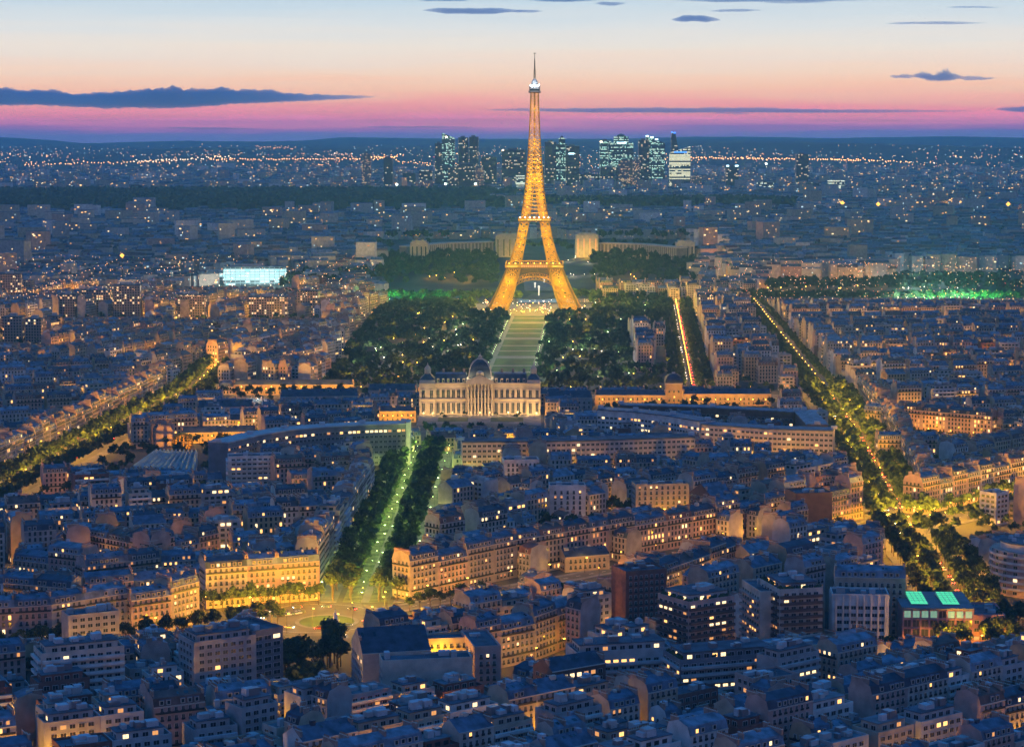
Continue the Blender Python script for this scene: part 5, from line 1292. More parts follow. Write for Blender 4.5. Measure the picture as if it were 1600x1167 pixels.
slab(1265, 396, 428, 38, 8, 20, 4, 'slab_warm', 'office_building', 'block with a warm lit top floor near the far embankment', 'office'); slab(1297, 404, 425, 20, 8, 16, 0, 'office_lit', 'office_building', 'small bright office right of the warm lit block', 'office'); slab(1325, 398, 428, 42, 8, 18, -3, 'office_lit', 'office_building', 'gridded white lit office near the far embankment', 'office'); slab(1385, 402, 420, 30, 8, 18, 0, 'slab_warm', 'office_building', 'office with a blue sign roof near the far embankment', 'office', 'lit_blue') if 0 else None
slab(1216, 420, 448, 14, 0, 14, 0, 'wall_ochre', 'stone_tower', 'yellow lit square tower among trees at the far embankment', 'tower'); xx, yy = P(1216, 449); add_lamp(xx, yy - 8, 'sodium', 'yellow lamp before the square stone tower', 'lamp at the stone tower', 5, 9000)

# ------------------------------------------------------------------ far city in one mass
def far_city():
    q = QB(); wins = {k: [] for k in ('lit_warm', 'lit_pale', 'lit_dim', 'lit_cool')}
    walls, roofs = [], []; n = 0
    cells_ = {}
    tries = 0
    while n < 15000 and tries < 60000:
        tries += 1
        y = math.sqrt(rng.uniform(2960 ** 2, 10200 ** 2)) if rng.random() < .5 else rng.uniform(2960, 6200)
        x = rng.uniform(-.25, .25) * y; z = terrain(x, y); px, py = pix(x, y, z)
        if 2880 < y < 3050: continue
        if (590 < px < 1090 and 374 < py < 470) or (1195 < px < 1600 and 438 < py < 474): continue
        if 305 < py < 342 and px < 800 + 60 * math.sin(py): continue
        if 318 < py < 336 and px < 1250: continue
        if abs(px - (1107 + (py - 378) * .29)) < 6 + (py - 378) * .06 and py > 370: continue
        blk = (int(x / 90), int(y / 110)); th = cells_.setdefault(blk, (rng.uniform(-.7, .7), rng.uniform(.8, 1.25)))
        if taken(x, y, 18, 12, 0) > .2: continue
        big = rng.random() < (.03 if y < 6500 else .09)
        if y < 3500 and not fits(dict(x=x, y=y, w=22, d=14, th=0, nf=6)) >= 5: continue
        if 1395 < px < 1610 and 424 < py < 475: continue
        w_, d_ = (rng.uniform(14, 34), rng.uniform(11, 15)) if not big else (rng.uniform(16, 55), rng.uniform(13, 18))
        h = rng.uniform(13, 22) * th[1] if not big else rng.uniform(26, 50)
        n += 1; c, s = math.cos(th[0]), math.sin(th[0])
        bx = (_BOX[[2, 3, 4, 5]] - np.array([.5, .5, 0])) * np.array([w_, d_, h + 3]) + np.array([0, 0, -3])
        def T(a):
            r = np.empty_like(a); r[..., 0] = a[..., 0] * c - a[..., 1] * s + x; r[..., 1] = a[..., 0] * s + a[..., 1] * c + y; r[..., 2] = a[..., 2] + z; return r
        q.add(T(bx), rng.choice(('wall_cream', 'wall_pale', 'wall_pinkish', 'wall_grey', 'concrete', 'wall_white')))
        hr = h + (d_ * .28 if not big else .6); a, b = w_ / 2, d_ / 2; cc = .25 if not big else .95
        rf = np.array([[[-a, -b, h], [a, -b, h], [a, -b * cc, hr], [-a, -b * cc, hr]], [[-a, -b * cc, hr], [a, -b * cc, hr], [a, b * cc, hr], [-a, b * cc, hr]], [[a, b, h], [-a, b, h], [-a, b * cc, hr], [a, b * cc, hr]], [[-a, b, h], [-a, -b, h], [-a, -b * cc, hr], [-a, b * cc, hr]], [[a, -b, h], [a, b, h], [a, b * cc, hr], [a, -b * cc, hr]]], float)
        q.add(T(rf), rng.choice(('roof_zinc', 'roof_zinc', 'roof_slate', 'roof_lead', 'roof_flat', 'roof_tile')))
        nw = rng.choice((0, 1, 1, 2, 3)) if not big else rng.randint(4, 14)
        sc = 1 if y < 4500 else 1.4
        for _ in range(nw):
            t = rng.uniform(-a + 1, a - 1); zz = rng.uniform(2, h - 3); ww = rng.choice((.7, .8, 1.6)) * sc
            wins[rng.choice(('lit_warm', 'lit_warm', 'lit_pale', 'lit_dim', 'lit_dim', 'lit_cool'))].append(T(np.array([[[t - ww, -b - .1, zz], [t + ww, -b - .1, zz], [t + ww, -b - .1, zz + 1.7 * sc], [t - ww, -b - .1, zz + 1.7 * sc]]]))[0])
    for k, v in wins.items(): v and q.add(v, k)
    kind(q.build('distant_city'), 'stuff')
far_city()
def far_wood():
    n = 42000; y = nrg.uniform(5300, 6950, n); x = nrg.uniform(-.26, .26, n) * y
    f = 203 + 3396 * 200 / y; px = 800 + 3396 * x / y
    keep = ((f > 303) & (f < 336 + 4 * np.sin(px / 60)) & (px < 790 + 40 * np.sin(y / 200))) | ((f > 319) & (f < 334) & (px < 1240))
    x, y = x[keep], y[keep]; n = len(x)
    c = np.stack([x, y, 30 + nrg.uniform(8, 20, n)], 1); r = nrg.uniform(5, 11, n)
    a = nrg.normal(size=(n, 3)); a[:, 2] *= .4; a /= np.linalg.norm(a, axis=1, keepdims=True); b = np.cross(a, nrg.normal(size=(n, 3))); b /= np.linalg.norm(b, axis=1, keepdims=True)
    a *= r[:, None]; b *= r[:, None]
    q = QB(); m = nrg.random(n) < .5
    Q_ = np.stack([c - a - b, c + a - b, c + a + b, c - a + b], 1)
    q.add(Q_[m], 'leaf_b'); q.add(Q_[~m], 'leaf_c')
    kind(q.build('distant_wood'), 'stuff')
far_wood()

# ------------------------------------------------------------------ the cluster of far skyscrapers
def sky(px0, px1, top, base, m, shape, label, top2=None, edge=None, D=7200, d_=36):
    z0_ = 30; hgt = CAMH + (HOR - top) * D / FPX - z0_; w_ = (px1 - px0) * D / FPX; x = ((px0 + px1) / 2 - 800) * D / FPX; a = w_ / 2
    r = thing('skyscraper', label, 'skyscraper', (x, D, z0_)); q = QB()
    if shape == 'box': q.box(-a, a, 0, d_, -12, hgt, m)
    elif shape == 'slant':
        h2 = CAMH + (HOR - top2) * D / FPX - z0_; l = [(-a, -12), (a, -12), (a, h2), (-a, hgt)]
        for yy_ in (0, d_): q.quad(*[(u, yy_, v) for u, v in l], m)
        for i in range(4): j = (i + 1) % 4; q.quad((*[l[i][0], 0], l[i][1]), (l[j][0], 0, l[j][1]), (l[j][0], d_, l[j][1]), (l[i][0], d_, l[i][1]), m)
    elif shape == 'step':
        q.box(-a, a, 0, d_, -12, hgt * .84, m); q.box(-a * .55, a * .6, 2, d_ - 2, hgt * .84, hgt * .95, m); q.prism([(-a * .3, 4), (a * .35, 4), (a * .35, d_ - 4), (-a * .3, d_ - 4)], hgt * .95, hgt * .97, m, 'concrete_dark', hgt)
    elif shape == 'round': q.cyl(0, d_ / 2, -12, hgt, a, a, m, 14)
    elif shape == 'spire':
        l = [(-a, -12), (a, -12), (a, hgt * .50), (a * .25, hgt * .80), (-a * .1, hgt * .97), (-a * .8, hgt), (-a, hgt * .9)]
        for yy_ in (0, d_ * .6):
            for i in range(1, len(l) - 1): q.tri((l[0][0], yy_, l[0][1]), (l[i][0], yy_, l[i][1]), (l[i + 1][0], yy_, l[i + 1][1]), m)
        for i in range(len(l)): j = (i + 1) % len(l); q.quad((l[i][0], 0, l[i][1]), (l[j][0], 0, l[j][1]), (l[j][0], d_ * .6, l[j][1]), (l[i][0], d_ * .6, l[i][1]), m)
    q.build('body', r)
    if shape in ('box', 'step', 'round'):
        q = QB(); q.box(-a * .5, a * .3, d_ * .3, d_ * .7, hgt + .01 if shape != 'step' else hgt * .84 + .02, hgt + 5 if shape != 'step' else hgt * .88, 'concrete_dark'); q.build('roof', r)
    if edge:
        q = QB()
        for (u, v, sz, mm) in edge: q.box(a * u - sz, a * u + sz, -1.6, -.1, hgt * v - 2.2, hgt * v + 2.2, mm)
        q.build('top_lights', r)
    return r
BW, BC = 'bulb_farwhite', 'bulb_farcool'
sky(680, 692, 224, 292, 'tower_dark', 'box', 'lower dark tower at the left end of the skyscraper cluster')
sky(691, 711, 208, 292, 'tower_teal', 'slant', 'tower with a slanted top at the left of the cluster', 216, [(-.3, .93, 4, BW)])
sky(716, 732, 215, 292, 'tower_dark', 'round', 'left one of the twin dark round towers', edge=[(-.1, .45, 3, BW)])
sky(733, 748, 214, 292, 'tower_dark', 'round', 'right one of the twin dark round towers')
sky(752, 776, 245, 292, 'tower_dark', 'box', 'low dark block right of the twin towers', D=7300)
sky(784, 822, 234, 292, 'tower_dark', 'box', 'broad dark tower just left of the iron tower', edge=[(-.9, .99, 3, BW)])
sky(851, 869, 222, 292, 'tower_dark', 'box', 'dark tower just right of the iron tower')
sky(869, 886, 212, 292, 'tower_teal', 'step', 'slender teal lit tower with stepped top right of the iron tower')
sky(884, 905, 228, 292, 'tower_dark', 'box', 'dark tower with one bright floor right of the slender teal tower', edge=[(-.2, .83, 9, BC)], D=7050)
sky(937, 954, 220, 292, 'tower_teal', 'box', 'narrow teal tower left of the peaked tower', edge=[(-.8, .98, 4, BW)])
sky(950, 989, 209, 292, 'tower_teal', 'step', 'broad teal tower with a stepped peak in the cluster', edge=[(.05, .84, 15, BC)], D=7100)
sky(938, 966, 262, 292, 'tower_dark', 'box', 'low dark block before the peaked tower', D=6900)
sky(997, 1014, 219, 292, 'tower_dark', 'box', 'dark half of the teal tower with bright roof lamps', D=7150)
sky(1009, 1038, 212, 292, 'tower_teal', 'slant', 'teal tower sloping down to the right with bright roof lamps', 224, [(-.9, .99, 5, BC), (-.4, .97, 5, BC), (.1, .93, 5, BC)])
sky(1048, 1062, 205, 292, 'tower_dark', 'spire', 'dark blade shaped tower edged in blue light', None, [(-.9, .98, 3, 'bulb_blue'), (-.3, .97, 4, 'bulb_blue')], D=7250)
sky(1046, 1078, 239, 290, 'tower_gold', 'slant', 'yellow glowing tower with a roof rising to the right', 229, [(0, 1.02, 20, 'bulb_blue')], D=6950)
sky(1134, 1153, 259, 298, 'tower_dark', 'box', 'single dark slab right of the skyscraper cluster', edge=[(-.8, 1.0, 4, BC), (.7, 1.0, 5, BC)], D=6900)
sky(1243, 1262, 241, 290, 'tower_dark', 'box', 'taller dark slab at the right', D=7100); sky(1258, 1279, 285, 302, 'tower_dark', 'box', 'low dark block before the taller slab at right', D=6700)
sky(1294, 1319, 282, 297, 'office_lit', 'box', 'low lit office with bright floors at far right', D=6900)
sky(1178, 1208, 284, 300, 'office_lit', 'box', 'low lit office between the dark slabs', D=6900)
sky(806, 820, 274, 300, 'office_lit', 'box', 'small greenish lit block at the left foot of the iron tower', D=6800)
for k, (a0, a1, t) in enumerate(((630, 650, 270), (655, 676, 266), (700, 716, 262), (712, 740, 256), (742, 756, 262), (905, 936, 272), (988, 1000, 250), (1080, 1096, 275), (825, 850, 255), (966, 990, 250), (566, 580, 240), (600, 614, 246))):
    sky(a0, a1, t, 296, rng.choice(('tower_dark', 'slab_warm')), 'box', f'lower block of the far cluster, {ORD[k]} of the low ones', D=rng.uniform(6850, 7300), d_=24)

# ------------------------------------------------------------------ scattered far lights (streets, windows) as one mass
def far_lights():
    q = QB()
    def put_(px, py, m, s, z=34):
        xs, ys = [], []
        c = []
        for a, b in zip(np.atleast_1d(px), np.atleast_1d(py)):
            zz = z
            for _ in range(6):
                x, y = P(a, b, zz)
                if y < 9800 or y > 26000 or y < 0: break
                zz = .5 * zz + .5 * (float(hill(x, y)) + 5)
            if 0 < y < 26000: c.append((x, y, zz + 2))
        c = np.array(c).reshape(-1, 3); q.octa(c, s * np.hypot(c[:, 0], c[:, 1]) / FPX, m)
    mats_ = ['bulb_far', 'bulb_farwhite', 'bulb_farcool', 'bulb_farred']
    n = 3600; px = nrg.uniform(-20, 1620, n); py = 240 + 62 * nrg.random(n) ** 1.1
    cl = (np.sin(px / 37.) + np.sin(px / 91. + py / 9.) + np.sin(py * .9 + px / 300.)) > nrg.uniform(-2.2, 1.6, n)
    px, py = px[cl], py[cl]; k = nrg.choice(4, len(px), p=[.68, .20, .07, .05])
    for i in range(4):
        for s, r0_, r1_ in ((.38, 0, .6), (.6, .6, .93), (.95, .93, 1)): rr_ = np.random.default_rng(i).random(len(px)); mm = (k == i) & (rr_ >= r0_) & (rr_ < r1_); mm.any() and put_(px[mm], py[mm], mats_[i], s)
    n = 1700; px = nrg.uniform(-20, 1620, n); py = 221 + 24 * nrg.random(n) ** .7
    for i, p_ in ((0, .5), (1, .35), (2, .15)): mm = nrg.random(n) < p_ * .42; put_(px[mm], py[mm], mats_[i], .42, 40)
    for x0, x1, y0, y1, d_, m, s in ((40, 260, 258, 253, 5, 0, .8), (210, 360, 253, 246, 4, 1, .9), (330, 620, 250, 249, 4, 0, .9), (1080, 1340, 246, 249, 3.5, 0, .95), (1300, 1420, 247, 246, 4, 0, .9), (400, 460, 231, 231, 3, 0, .6), (575, 620, 247, 246, 3, 0, 1.1), (150, 330, 275, 262, 6, 0, .6), (160, 180, 283, 265, 3, 0, .9), (255, 285, 280, 276, 3, 0, 1.0), (300, 325, 281, 281, 3, 0, 1.2), (1420, 1560, 241, 246, 5, 0, .7), (1530, 1590, 267, 268, 6, 0, 1.1), (1100, 1180, 226, 229, 5, 0, .5), (1080, 1100, 299, 301, 4, 0, 1.0), (1430, 1530, 244, 247, 4, 1, .6), (620, 690, 254, 256, 4, 0, .7), (460, 780, 226, 228, 7, 0, .5)):
        n = int(abs(x1 - x0) / d_); f = np.linspace(0, 1, n); put_(x0 + (x1 - x0) * f + nrg.normal(0, .8, n), y0 + (y1 - y0) * f + nrg.normal(0, 1.0, n), mats_[m], s)
    n = 3000; px = nrg.uniform(-20, 1620, n); py = 336 + 135 * nrg.random(n)
    bad = ((px > 590) & (px < 1090) & (py > 372)) ; px, py = px[~bad], py[~bad]; k = nrg.choice(3, len(px), p=[.6, .3, .1])
    for i in range(3):
        for s in (.32, .5): mm = (k == i) & ((np.arange(len(px)) % 4 == 0) == (s == .5)); put_(px[mm], py[mm], mats_[(0, 1, 3)[i]], s, 40)
    n = 420; px = nrg.uniform(620, 1100, n); py = 250 + 45 * nrg.random(n); k = nrg.choice(3, n)
    for i in range(3): put_(px[k == i], py[k == i], mats_[i], .6)
    for x0, y0, x1, y1, d_ in ((20, 470, 330, 352, 7), (-10, 395, 300, 372, 6), (250, 425, 470, 362, 6), (430, 440, 560, 360, 6), (1150, 440, 1240, 345, 6), (1330, 440, 1420, 352, 6), (1250, 380, 1610, 398, 7), (900, 352, 1200, 362, 7), (300, 345, 760, 352, 7), (1480, 430, 1600, 372, 6), (60, 440, 200, 345, 6), (1180, 408, 1600, 424, 8)):
        n = int(math.hypot(x1 - x0, y1 - y0) / d_); f = np.linspace(0, 1, n); put_(x0 + (x1 - x0) * f + nrg.normal(0, 1.2, n), y0 + (y1 - y0) * f + nrg.normal(0, .8, n), 'bulb_far', .5, 36)
    put_([1470, 1500, 445], [320, 323, 286], 'bulb_far', .9)
    kind(q.build('distant_lights'), 'stuff')
far_lights()
for px, py, k, lb in ((1316, 330, 'bulb_star', 'brightest orange flood lamp on the far right road'), (1372, 332, 'bulb_star', 'second orange flood lamp from left on the far right road'), (1435, 329, 'bulb_star', 'third orange flood lamp from left on the far right road'), (1487, 331, 'bulb_star', 'fourth orange flood lamp from left on the far right road'), (1536, 334, 'bulb_star', 'small orange flood lamp fifth on the far right road'), (1575, 332, 'bulb_star', 'rightmost orange flood lamp on the far right road'),
                      (620, 298, 'bulb_cool', 'leftmost white flood lamp at the foot of the skyscrapers'), (663, 298, 'bulb_cool', 'second white flood lamp at the foot of the skyscrapers'), (696, 297, 'bulb_cool', 'third white flood lamp at the foot of the skyscrapers'), (743, 297, 'bulb_cool', 'fourth white flood lamp at the foot of the skyscrapers'), (191, 421, 'bulb_star', 'single bright yellow lamp in the far left quarter'), (316, 231, 'bulb_star', 'lone bright lamp on the far hillside at left'), (1197, 262, 'bulb_cool', 'lone white lamp right of the dark slab')):
    if k not in M: mat(k, (.2, .2, .2), .5, emit=(.8, 1, .92), strength=9)
    x, y = P(px, py, 40); r = thing('flood_lamp', lb, 'flood lamp', (x, y, 28)); s = math.hypot(x, y) / FPX
    q = QB(); q.cyl(0, 0, 0, 30, .6, .5, 'pole'); q.build('mast', r); q = QB(); q.octa([(0, 0, 31)], (3.6 if k == 'bulb_star' else 2.0) * s, k); q.build('lamp_head', r)
    if y < 9000: light('flood_lamp_light', SODIUM if k == 'bulb_star' else (.5, 1, .7), 60000 if y > 4500 else 15000, (0, -3 * s, 31), r, 2)

# ------------------------------------------------------------------ cars and the monument on the square
def car_parts():
    mats_ = {}
    def body(m):
        q = QB(); q.prism([(-2.1, -.85), (2.1, -.85), (2.1, .85), (-2.1, .85)], .3, .8, m)
        A = [(-1.5, -.78), (1.15, -.78), (1.15, .78), (-1.5, .78)]; B = [(-1.0, -.62), (.55, -.62), (.55, .62), (-1.0, .62)]
        for i in range(4): j = (i + 1) % 4; q.quad((*A[i], .82), (*A[j], .82), (*B[j], 1.4), (*B[i], 1.4), 'glass')
        q.quad(*[(*p, 1.4) for p in B], m); q.quad(*[(*p, .805) for p in ((-2.1, -.85), (2.1, -.85), (2.1, .85), (-2.1, .85))], m); return q.mesh('car_body')
    wh = QB()
    for k in range(8):
        a, b = k * math.pi / 4, (k + 1) * math.pi / 4
        f = lambda t, y: (.33 * math.cos(t), y, .33 * math.sin(t)); wh.quad(f(a, -.1), f(b, -.1), f(b, .1), f(a, .1), 'pole')
        for y in (-.1, .1): wh.tri((0, y, 0), f(a, y), f(b, y), 'metal')
    hl = QB(); hl.box(-.05, .1, -.22, .22, -.12, .12, 'head_beam'); tl = QB(); tl.box(-.1, .05, -.25, .25, -.12, .12, 'tail_beam')
    return body, wh.mesh('wheel'), hl.mesh('headlight'), tl.mesh('tail_light')
mat('head_beam', (.3, .3, .3), .3, emit=(1, .9, .7), strength=40); mat('tail_beam', (.2, .02, .02), .3, emit=(1, .05, .03), strength=26)
CARC = {'silver': (.35, .35, .36), 'black': (.02, .02, .022), 'white': (.7, .7, .7), 'grey': (.12, .12, .13), 'blue': (.04, .07, .16), 'red': (.25, .03, .02)}
for k, c in CARC.items(): mat('car_' + k, c, .25, spec=.6)
cb, cw, ch, ct = car_parts(); CB = {}
ncar = {}
def car(x, y, th, where, parked=False):
    c = rng.choice(list(CARC)); 
    if c not in CB: CB[c] = cb('car_' + c)
    k = (c, where); ncar[k] = ncar.get(k, 0) + 1
    CARS.append((x, y, th, c, where, parked))
CARS = []
for k in range(11): a = k * .57 + .3; car(SQ[0] + 25 * math.cos(a), SQ[1] + 23 * math.sin(a), a + math.pi / 2 + rng.uniform(-.1, .1), 'driving round the orange square')
for k in range(9): x, y = P(430 + k * 5.4, 964 - k * .9); car(x, y, RAD(112), 'parked at the left of the orange square', True)
for x, y, th in along(BV, 17, 4.5, 60): rng.random() < .8 and car(x, y, th, 'driving away up the boulevard')
for x, y, th in along(BV, 15, -4.5, 60): rng.random() < .8 and car(x, y, th + math.pi, 'coming down the boulevard')
for x, y, th in along([(236, 1246), (330, 1350), (480, 1510)], 21, 3, 14): rng.random() < .6 and car(x, y, th, 'on the orange cross street')
for x, y, th in along([(-332, 1200), (-326, 1330), (-278, 1873)], 19, 3, 14): rng.random() < .6 and car(x, y, th, 'driving up the left avenue')
for x, y, th in along([(-332, 1200), (-326, 1330), (-278, 1873)], 19, -3, 14): rng.random() < .6 and car(x, y, th + math.pi, 'coming down the left avenue')
for x, y, th in along(AV, 26, 13.2, 8): car(x, y, th, 'parked under the trees of the green avenue', True)
for x, y, th in along([(158, 1895), (216, 2860)], 24, 3, 14): rng.random() < .7 and car(x, y, th, 'driving up the avenue right of the park')
for x, y, th in along([(158, 1895), (216, 2860)], 24, -3, 14): rng.random() < .7 and car(x, y, th + math.pi, 'coming down the avenue right of the park')
seen_ = {}
for (x, y, th, c, where, parked) in sorted(CARS, key=lambda e: pix(e[0], e[1], 0)[0]):
    seen_[(c, where)] = seen_.get((c, where), 0) + 1; n = ncar[(c, where)]
    lb = f'{c} car {where}' if n == 1 else f'{ORD[min(15, seen_[(c, where)] - 1)]} {c} car from left {where}'
    r = thing('car', lb, 'car', (x, y, .06), th, 'cars ' + where)
    put('body', CB[c], r)
    if y < 1500:
        for sx in (-1.3, 1.3):
            for sy in (-.8, .8): put('wheel', cw, r, (sx, sy, .33))
    if not parked:
        for sy in (-.6, .6): put('headlight', ch, r, (2.1, sy, .6)); put('tail_light', ct, r, (-2.1, sy, .65))
def monument():
    x, y = P(524, 991); r = thing('monument', 'white stone monument with a seated figure on the traffic island', 'monument', (x, y, .18))
    q = QB()
    for k, (a, z) in enumerate(((4.2, .5), (3.4, 1.0), (2.6, 1.6))): q.cyl(0, 0, z - .55, z, a, a, 'wall_white', 16)
    q.prism([(-1.5, -1.5), (1.5, -1.5), (1.5, 1.5), (-1.5, 1.5)], 1.6, 6, 'wall_white'); q.box(-1.8, 1.8, -1.8, 1.8, 6.01, 6.5, 'trim'); q.build('pedestal', r)
    q = QB(); q.lathe(0, .2, [(1.1, 6.5), (1.2, 7.4), (.95, 8.2), (.8, 9), (.9, 9.7), (.35, 10.1), (.3, 10.3), (.42, 10.6), (.4, 10.95), (.15, 11.2)], 'wall_white', 12); q.box(-.75, .75, -1.2, .2, 6.5, 7.6, 'wall_white'); q.build('figure', r)
    for k in range(4):
        a = k * math.pi / 2 + .78; q = QB(); cx, cyy = 2.3 * math.cos(a), 2.3 * math.sin(a); q.lathe(cx, cyy, [(.6, 1.6), (.65, 2.4), (.5, 3.2), (.2, 3.5), (.25, 3.8), (.1, 4.1)], 'wall_white', 8); q.build('side_figure', r)
    add_lamp(x + 5, y - 5, 'white', 'small white flood light at the monument', 'monument light', 1.2, 900)
monument()

# ------------------------------------------------------------------ trees: four crowns shared by all, the nearest 290 as things
def crown(n, size, seed, rx=1.0):
    g = np.random.default_rng(seed)
    cl = g.normal(size=(11, 3)); cl /= np.linalg.norm(cl, axis=1, keepdims=True); cl *= g.uniform(.35, .72, (11, 1)); cl[:, 2] = np.abs(cl[:, 2]) * .9 - .2
    k = g.integers(0, 11, n); d = g.normal(size=(n, 3)); d /= np.linalg.norm(d, axis=1, keepdims=True)
    c = cl[k] + d * g.uniform(.16, .42, (n, 1)); c = c * np.array([4.3 * rx, 4.3 * rx, 4.4]) + np.array([0, 0, 8.2])
    a = g.normal(size=(n, 3)); a /= np.linalg.norm(a, axis=1, keepdims=True); b = np.cross(a, g.normal(size=(n, 3))); b /= np.linalg.norm(b, axis=1, keepdims=True)
    s = (size * g.uniform(.6, 1.3, (n, 1))); a *= s; b *= s
    Q_ = np.stack([c - a, c - b * .7, c + a, c + b * .7], 1); q = QB(); tone = g.random(11)[k] + g.normal(0, .15, n)
    q.add(Q_[tone < .4], 'leaf_c'); q.add(Q_[(tone >= .4) & (tone < .75)], 'leaf_b'); q.add(Q_[tone >= .75], 'leaf_a'); return q
def trunk():
    q = QB(); q.cyl(0, 0, 0, 5.2, .3, .2, 'bark', 7)
    for k in range(5): a = k * 1.26; q.bars([(0, 0, 4 + k * .25)], [(2.4 * math.cos(a), 2.4 * math.sin(a), 7.5 + .5 * (k % 2))], .16, 'bark')
    return q
CR = [crown(420, .62, s) for s in (1, 2, 3, 4)]; CRM = [c.mesh('crown') for c in CR]; TRM = trunk().mesh('trunk')
LO = [crown(85, 1.25, s) for s in (5, 6, 7)]
TREES.sort(key=lambda t: t[1])
TV = [t for t in TREES if in_frame(t[0], t[1], 6) and pix(t[0], t[1], 4)[1] < 1185]
for i, (x, y, s, label, group, nm) in enumerate(TV[:290]):
    r = thing(nm, label, 'tree', (x, y, 0), rng.uniform(0, 6.28), group); r.scale = (s, s, s * rng.uniform(.9, 1.12))
    put('trunk', TRM, r); put('crown', CRM[i % 4], r)
q = QB()
for (x, y, s, *_r) in TV[290:]: q.merge(rng.choice(LO), x, y, 0, rng.uniform(0, 6.28), s)
if q.q: kind(q.build('avenue_trees'), 'stuff')
q = QB()
for (x, y, z, s) in WOODS: q.merge(rng.choice(LO), x, y, z, rng.uniform(0, 6.28), s * .95)
kind(q.build('park_trees'), 'stuff')
print('trees', len(TV), 'woods', len(WOODS), 'lamps', len(LAMPS))

# ------------------------------------------------------------------ lamps: the nearest 290 as things with their light, the farther as one mass
LC = {'gold': ((1, .55, .0), 'bulb_tower', 5000), 'sodium': (SODIUM, 'bulb_sodium', 8000), 'white': ((1, .86, .6), 'bulb_white', 4500), 'green': (GREENW, 'bulb_green', 5200), 'lawn': ((.80, 1, .45), 'bulb_green', 5000), 'green2': ((.12, 1, .22), 'bulb_lime', 9000), 'cool': ((.7, 1, .95), 'bulb_white', 2500), 'rose': ((1, .45, .25), 'bulb_rose', 1800)}
mat('bulb_lime', (.05, .2, .05), .5, emit=(.15, 1, .25), strength=14); mat('bulb_rose', (.2, .1, .05), .5, emit=(1, .42, .25), strength=16)
LMESH = {}
def lamp_mesh(k, h):
    h = round(h * 2) / 2
    if (k, h) not in LMESH:
        a = QB(); a.cyl(0, 0, 0, h, .11, .07, 'pole', 6); a.cyl(0, 0, 0, .6, .2, .16, 'pole', 6); a.bars([(0, 0, h)], [(1.1, 0, h + .25)], .12, 'pole')
        c = QB(); c.box(.7, 1.6, -.22, .22, h + .14, h + .3, 'pole'); b = QB(); b.box(.75, 1.55, -.2, .2, h - .12, h + .13, LC[k][1])
        LMESH[(k, h)] = (a.mesh('pole'), c.mesh('lamp_hood'), b.mesh('lamp_head'))
    return LMESH[(k, h)]
LV = sorted([l for l in LAMPS if in_frame(l[0], l[1], 30)], key=lambda l: l[1])
q = QB()
for i, (x, y, k, label, group, h, pw) in enumerate(LV):
    col, bm, p0 = LC[k]; pw = (pw * 2.2) if pw else p0
    if i < 290:
        a, c, b = lamp_mesh(k, h); r = thing('street_lamp', label, 'street lamp', (x, y, 0), rng.uniform(0, 6.28), group)
        put('pole', a, r); put('lamp_hood', c, r); put('lamp_head', b, r); light(k + '_lamp_light', col, pw, (1.15, 0, h - .35), r)
    else:
        z = terrain(x, y) if y > 2950 else 0; hh = max(h, z + 3) if y > 2950 else h
        q.octa([(x, y, hh)], (.24 if k == 'sodium' else .11 if 'lawn' in group else .24 if 'park' in group else .17) * min(y, 3000) / 1250 if y > 1300 else .28, bm); q.bars([(x, y, z)], [(x, y, hh - .2)], .2, 'pole'); light(k + '_lamp_light', col, pw, (x, y, hh + .9 if hh > 3 else hh + .5), None)
if q.q: kind(q.build('distant_street_lamps'), 'stuff')

# ------------------------------------------------------------------ clouds, far outside the haze
cm = bpy.data.materials.new('cloud'); cm.use_nodes = True
for n in list(cm.node_tree.nodes):
    if n.type == 'BSDF_PRINCIPLED': cm.node_tree.nodes.remove(n)
v = cm.node_tree.nodes.new('ShaderNodeVolumePrincipled'); v.inputs['Color'].default_value = (.34, .80, .98, 1); v.inputs['Density'].default_value = .0036
cm.node_tree.links.new(v.outputs[0], cm.node_tree.nodes['Material Output'].inputs['Volume']); M['cloud'] = cm
def cloud(px0, px1, py, hpx, label, seed, D=43000, taper=(0, 1), lump=1.0, flat=.45):
    g = np.random.default_rng(seed); s = D / FPX; L = (px1 - px0) * s; n, m = 150, 18
    x = np.linspace(0, 1, n); env = np.minimum(1, np.minimum((x + 1e-3) / (.22 if taper[0] else .01), (1 - x + 1e-3) / (.35 if taper[1] else .01))); env = np.clip(env, 0, 1) ** .7; env[0] = env[-1] = 1e-4
    def nz1(f, k=5):
        o = np.zeros(n)
        for i in range(k): o += np.sin(x * f * 2.1 ** i + g.uniform(0, 6)) / 1.9 ** i
        return o
    up_ = hpx * s * env * np.clip(.62 + .17 * lump * nz1(9 + L / 3000) + .12 * lump * np.abs(nz1(60, 3)), .08, 2); dn = hpx * s * env * np.clip(flat + .10 * nz1(7, 3), .05, 2)
    yo = hpx * s * env * 2.6
    a = np.linspace(0, 2 * math.pi, m, endpoint=False)
    zc = CAMH + (HOR - py) * s; slope = nz1(3, 2) * hpx * s * .12
    V = np.zeros((n, m, 3))
    for j in range(m):
        sz = np.where(math.sin(a[j]) > 0, up_, dn) * math.sin(a[j]); V[:, j, 0] = (px0 - 800) * s + x * L; V[:, j, 1] = D + yo * math.cos(a[j]); V[:, j, 2] = zc + slope + sz * (1 + .1 * g.normal(size=n) * lump)
    W_ = np.roll(V, -1, 1); q = QB(); q.add(np.stack([V[:-1], W_[:-1], W_[1:], V[1:]], 2).reshape(-1, 4, 3), 'cloud')
    o = q.build('cloud'); tag(o, label, 'cloud')
cloud(-120, 590, 153, 20, 'long dark blue cloud bank above the pink band at left', 3, taper=(0, 1), flat=.55)
cloud(745, 1530, 174, 7, 'long thin dark cloud streak right of the iron tower top', 8, taper=(1, 1), lump=.8)
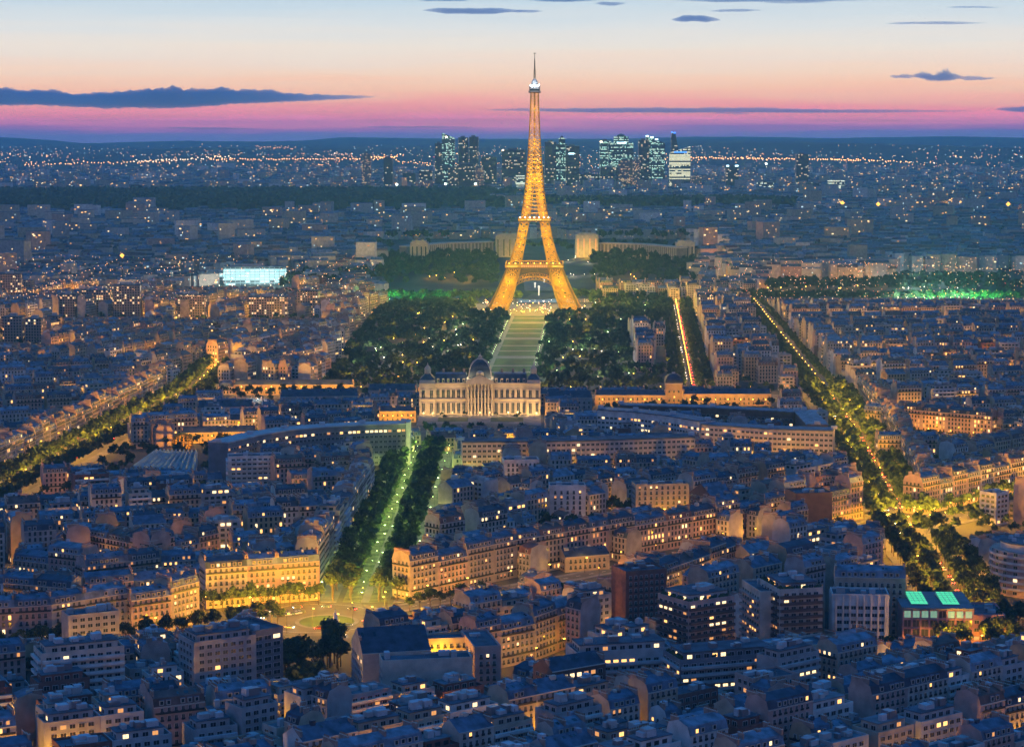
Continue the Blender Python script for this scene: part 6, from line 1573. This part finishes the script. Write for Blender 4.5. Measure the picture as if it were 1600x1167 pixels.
cloud(660, 830, 20, 8, 'thin dark cloud at the top edge left of the tower', 12, taper=(1, 1), lump=.5)
cloud(640, 780, 1, 8, 'dark cloud cut by the top edge left of the tower', 13, taper=(1, 1), lump=.5)
cloud(1046, 1124, 34, 9, 'small dark almond shaped cloud high at right', 14, taper=(1, 1), lump=.4)
cloud(1105, 1190, 20, 4, 'thin dark streak cloud just above the almond shaped one', 15, taper=(1, 1), lump=.3)
cloud(1040, 1400, 3, 6, 'long cloud along the top edge at right', 16, taper=(1, 1), lump=.5)
cloud(928, 978, 9, 5, 'tiny dark cloud near the top edge right of the tower', 17, taper=(1, 1), lump=.3)
cloud(1375, 1540, 39, 4, 'thin dark streak cloud high at far right', 18, taper=(1, 1), lump=.4)
cloud(1385, 1430, 121, 5, 'left small puff of the ragged cloud at right', 19, taper=(1, 1), lump=1.3)
cloud(1420, 1505, 122, 10, 'ragged dark cloud in the peach sky at right', 20, taper=(1, 1), lump=1.9)
cloud(1492, 1552, 124, 5, 'right small puff of the ragged cloud at right', 21, taper=(1, 1), lump=1.3)
cloud(1550, 1700, 172, 8, 'dark streaks of cloud at the right edge above the horizon', 22, taper=(1, 0), lump=1.0)
cloud(820, 1015, 2, 9, 'thick dark cloud along the top edge right of the tower', 31, taper=(1, 1), lump=.7)
cloud(1180, 1300, 7, 3, 'faint streak under the long top edge cloud', 32, taper=(1, 1), lump=.4)
cloud(1470, 1560, 15, 3, 'faint short streak high at the right', 33, taper=(1, 1), lump=.4)
cloud(800, 850, 21, 4, 'short dark streak above the tip of the tower', 34, taper=(1, 1), lump=.5)
cloud(1110, 1180, 178, 3, 'small streak just under the long thin streak', 35, taper=(1, 1), lump=.8)
cloud(560, 760, 199, 3, 'faint violet cloud low left of the skyscrapers', 36, taper=(1, 1), lump=.5)
cloud(250, 420, 201, 3, 'thin violet cloud line low over the left hills', 23, taper=(1, 1), lump=.4)

# ------------------------------------------------------------------ air
hm = bpy.data.materials.new('haze'); hm.use_nodes = True; t = hm.node_tree
for n in list(t.nodes):
    if n.type == 'BSDF_PRINCIPLED': t.nodes.remove(n)
v = t.nodes.new('ShaderNodeVolumePrincipled'); v.inputs['Color'].default_value = (.36, .88, 1.0, 1); v.inputs['Density'].default_value = HAZE; v.inputs['Anisotropy'].default_value = 0
t.links.new(v.outputs[0], t.nodes['Material Output'].inputs['Volume'])
M['haze'] = hm
q = QB(); q.box(-16500, 16500, -700, FAR, -2, AIRTOP, 'haze'); me = q.mesh('haze')
kind(put('haze', me), 'stuff')
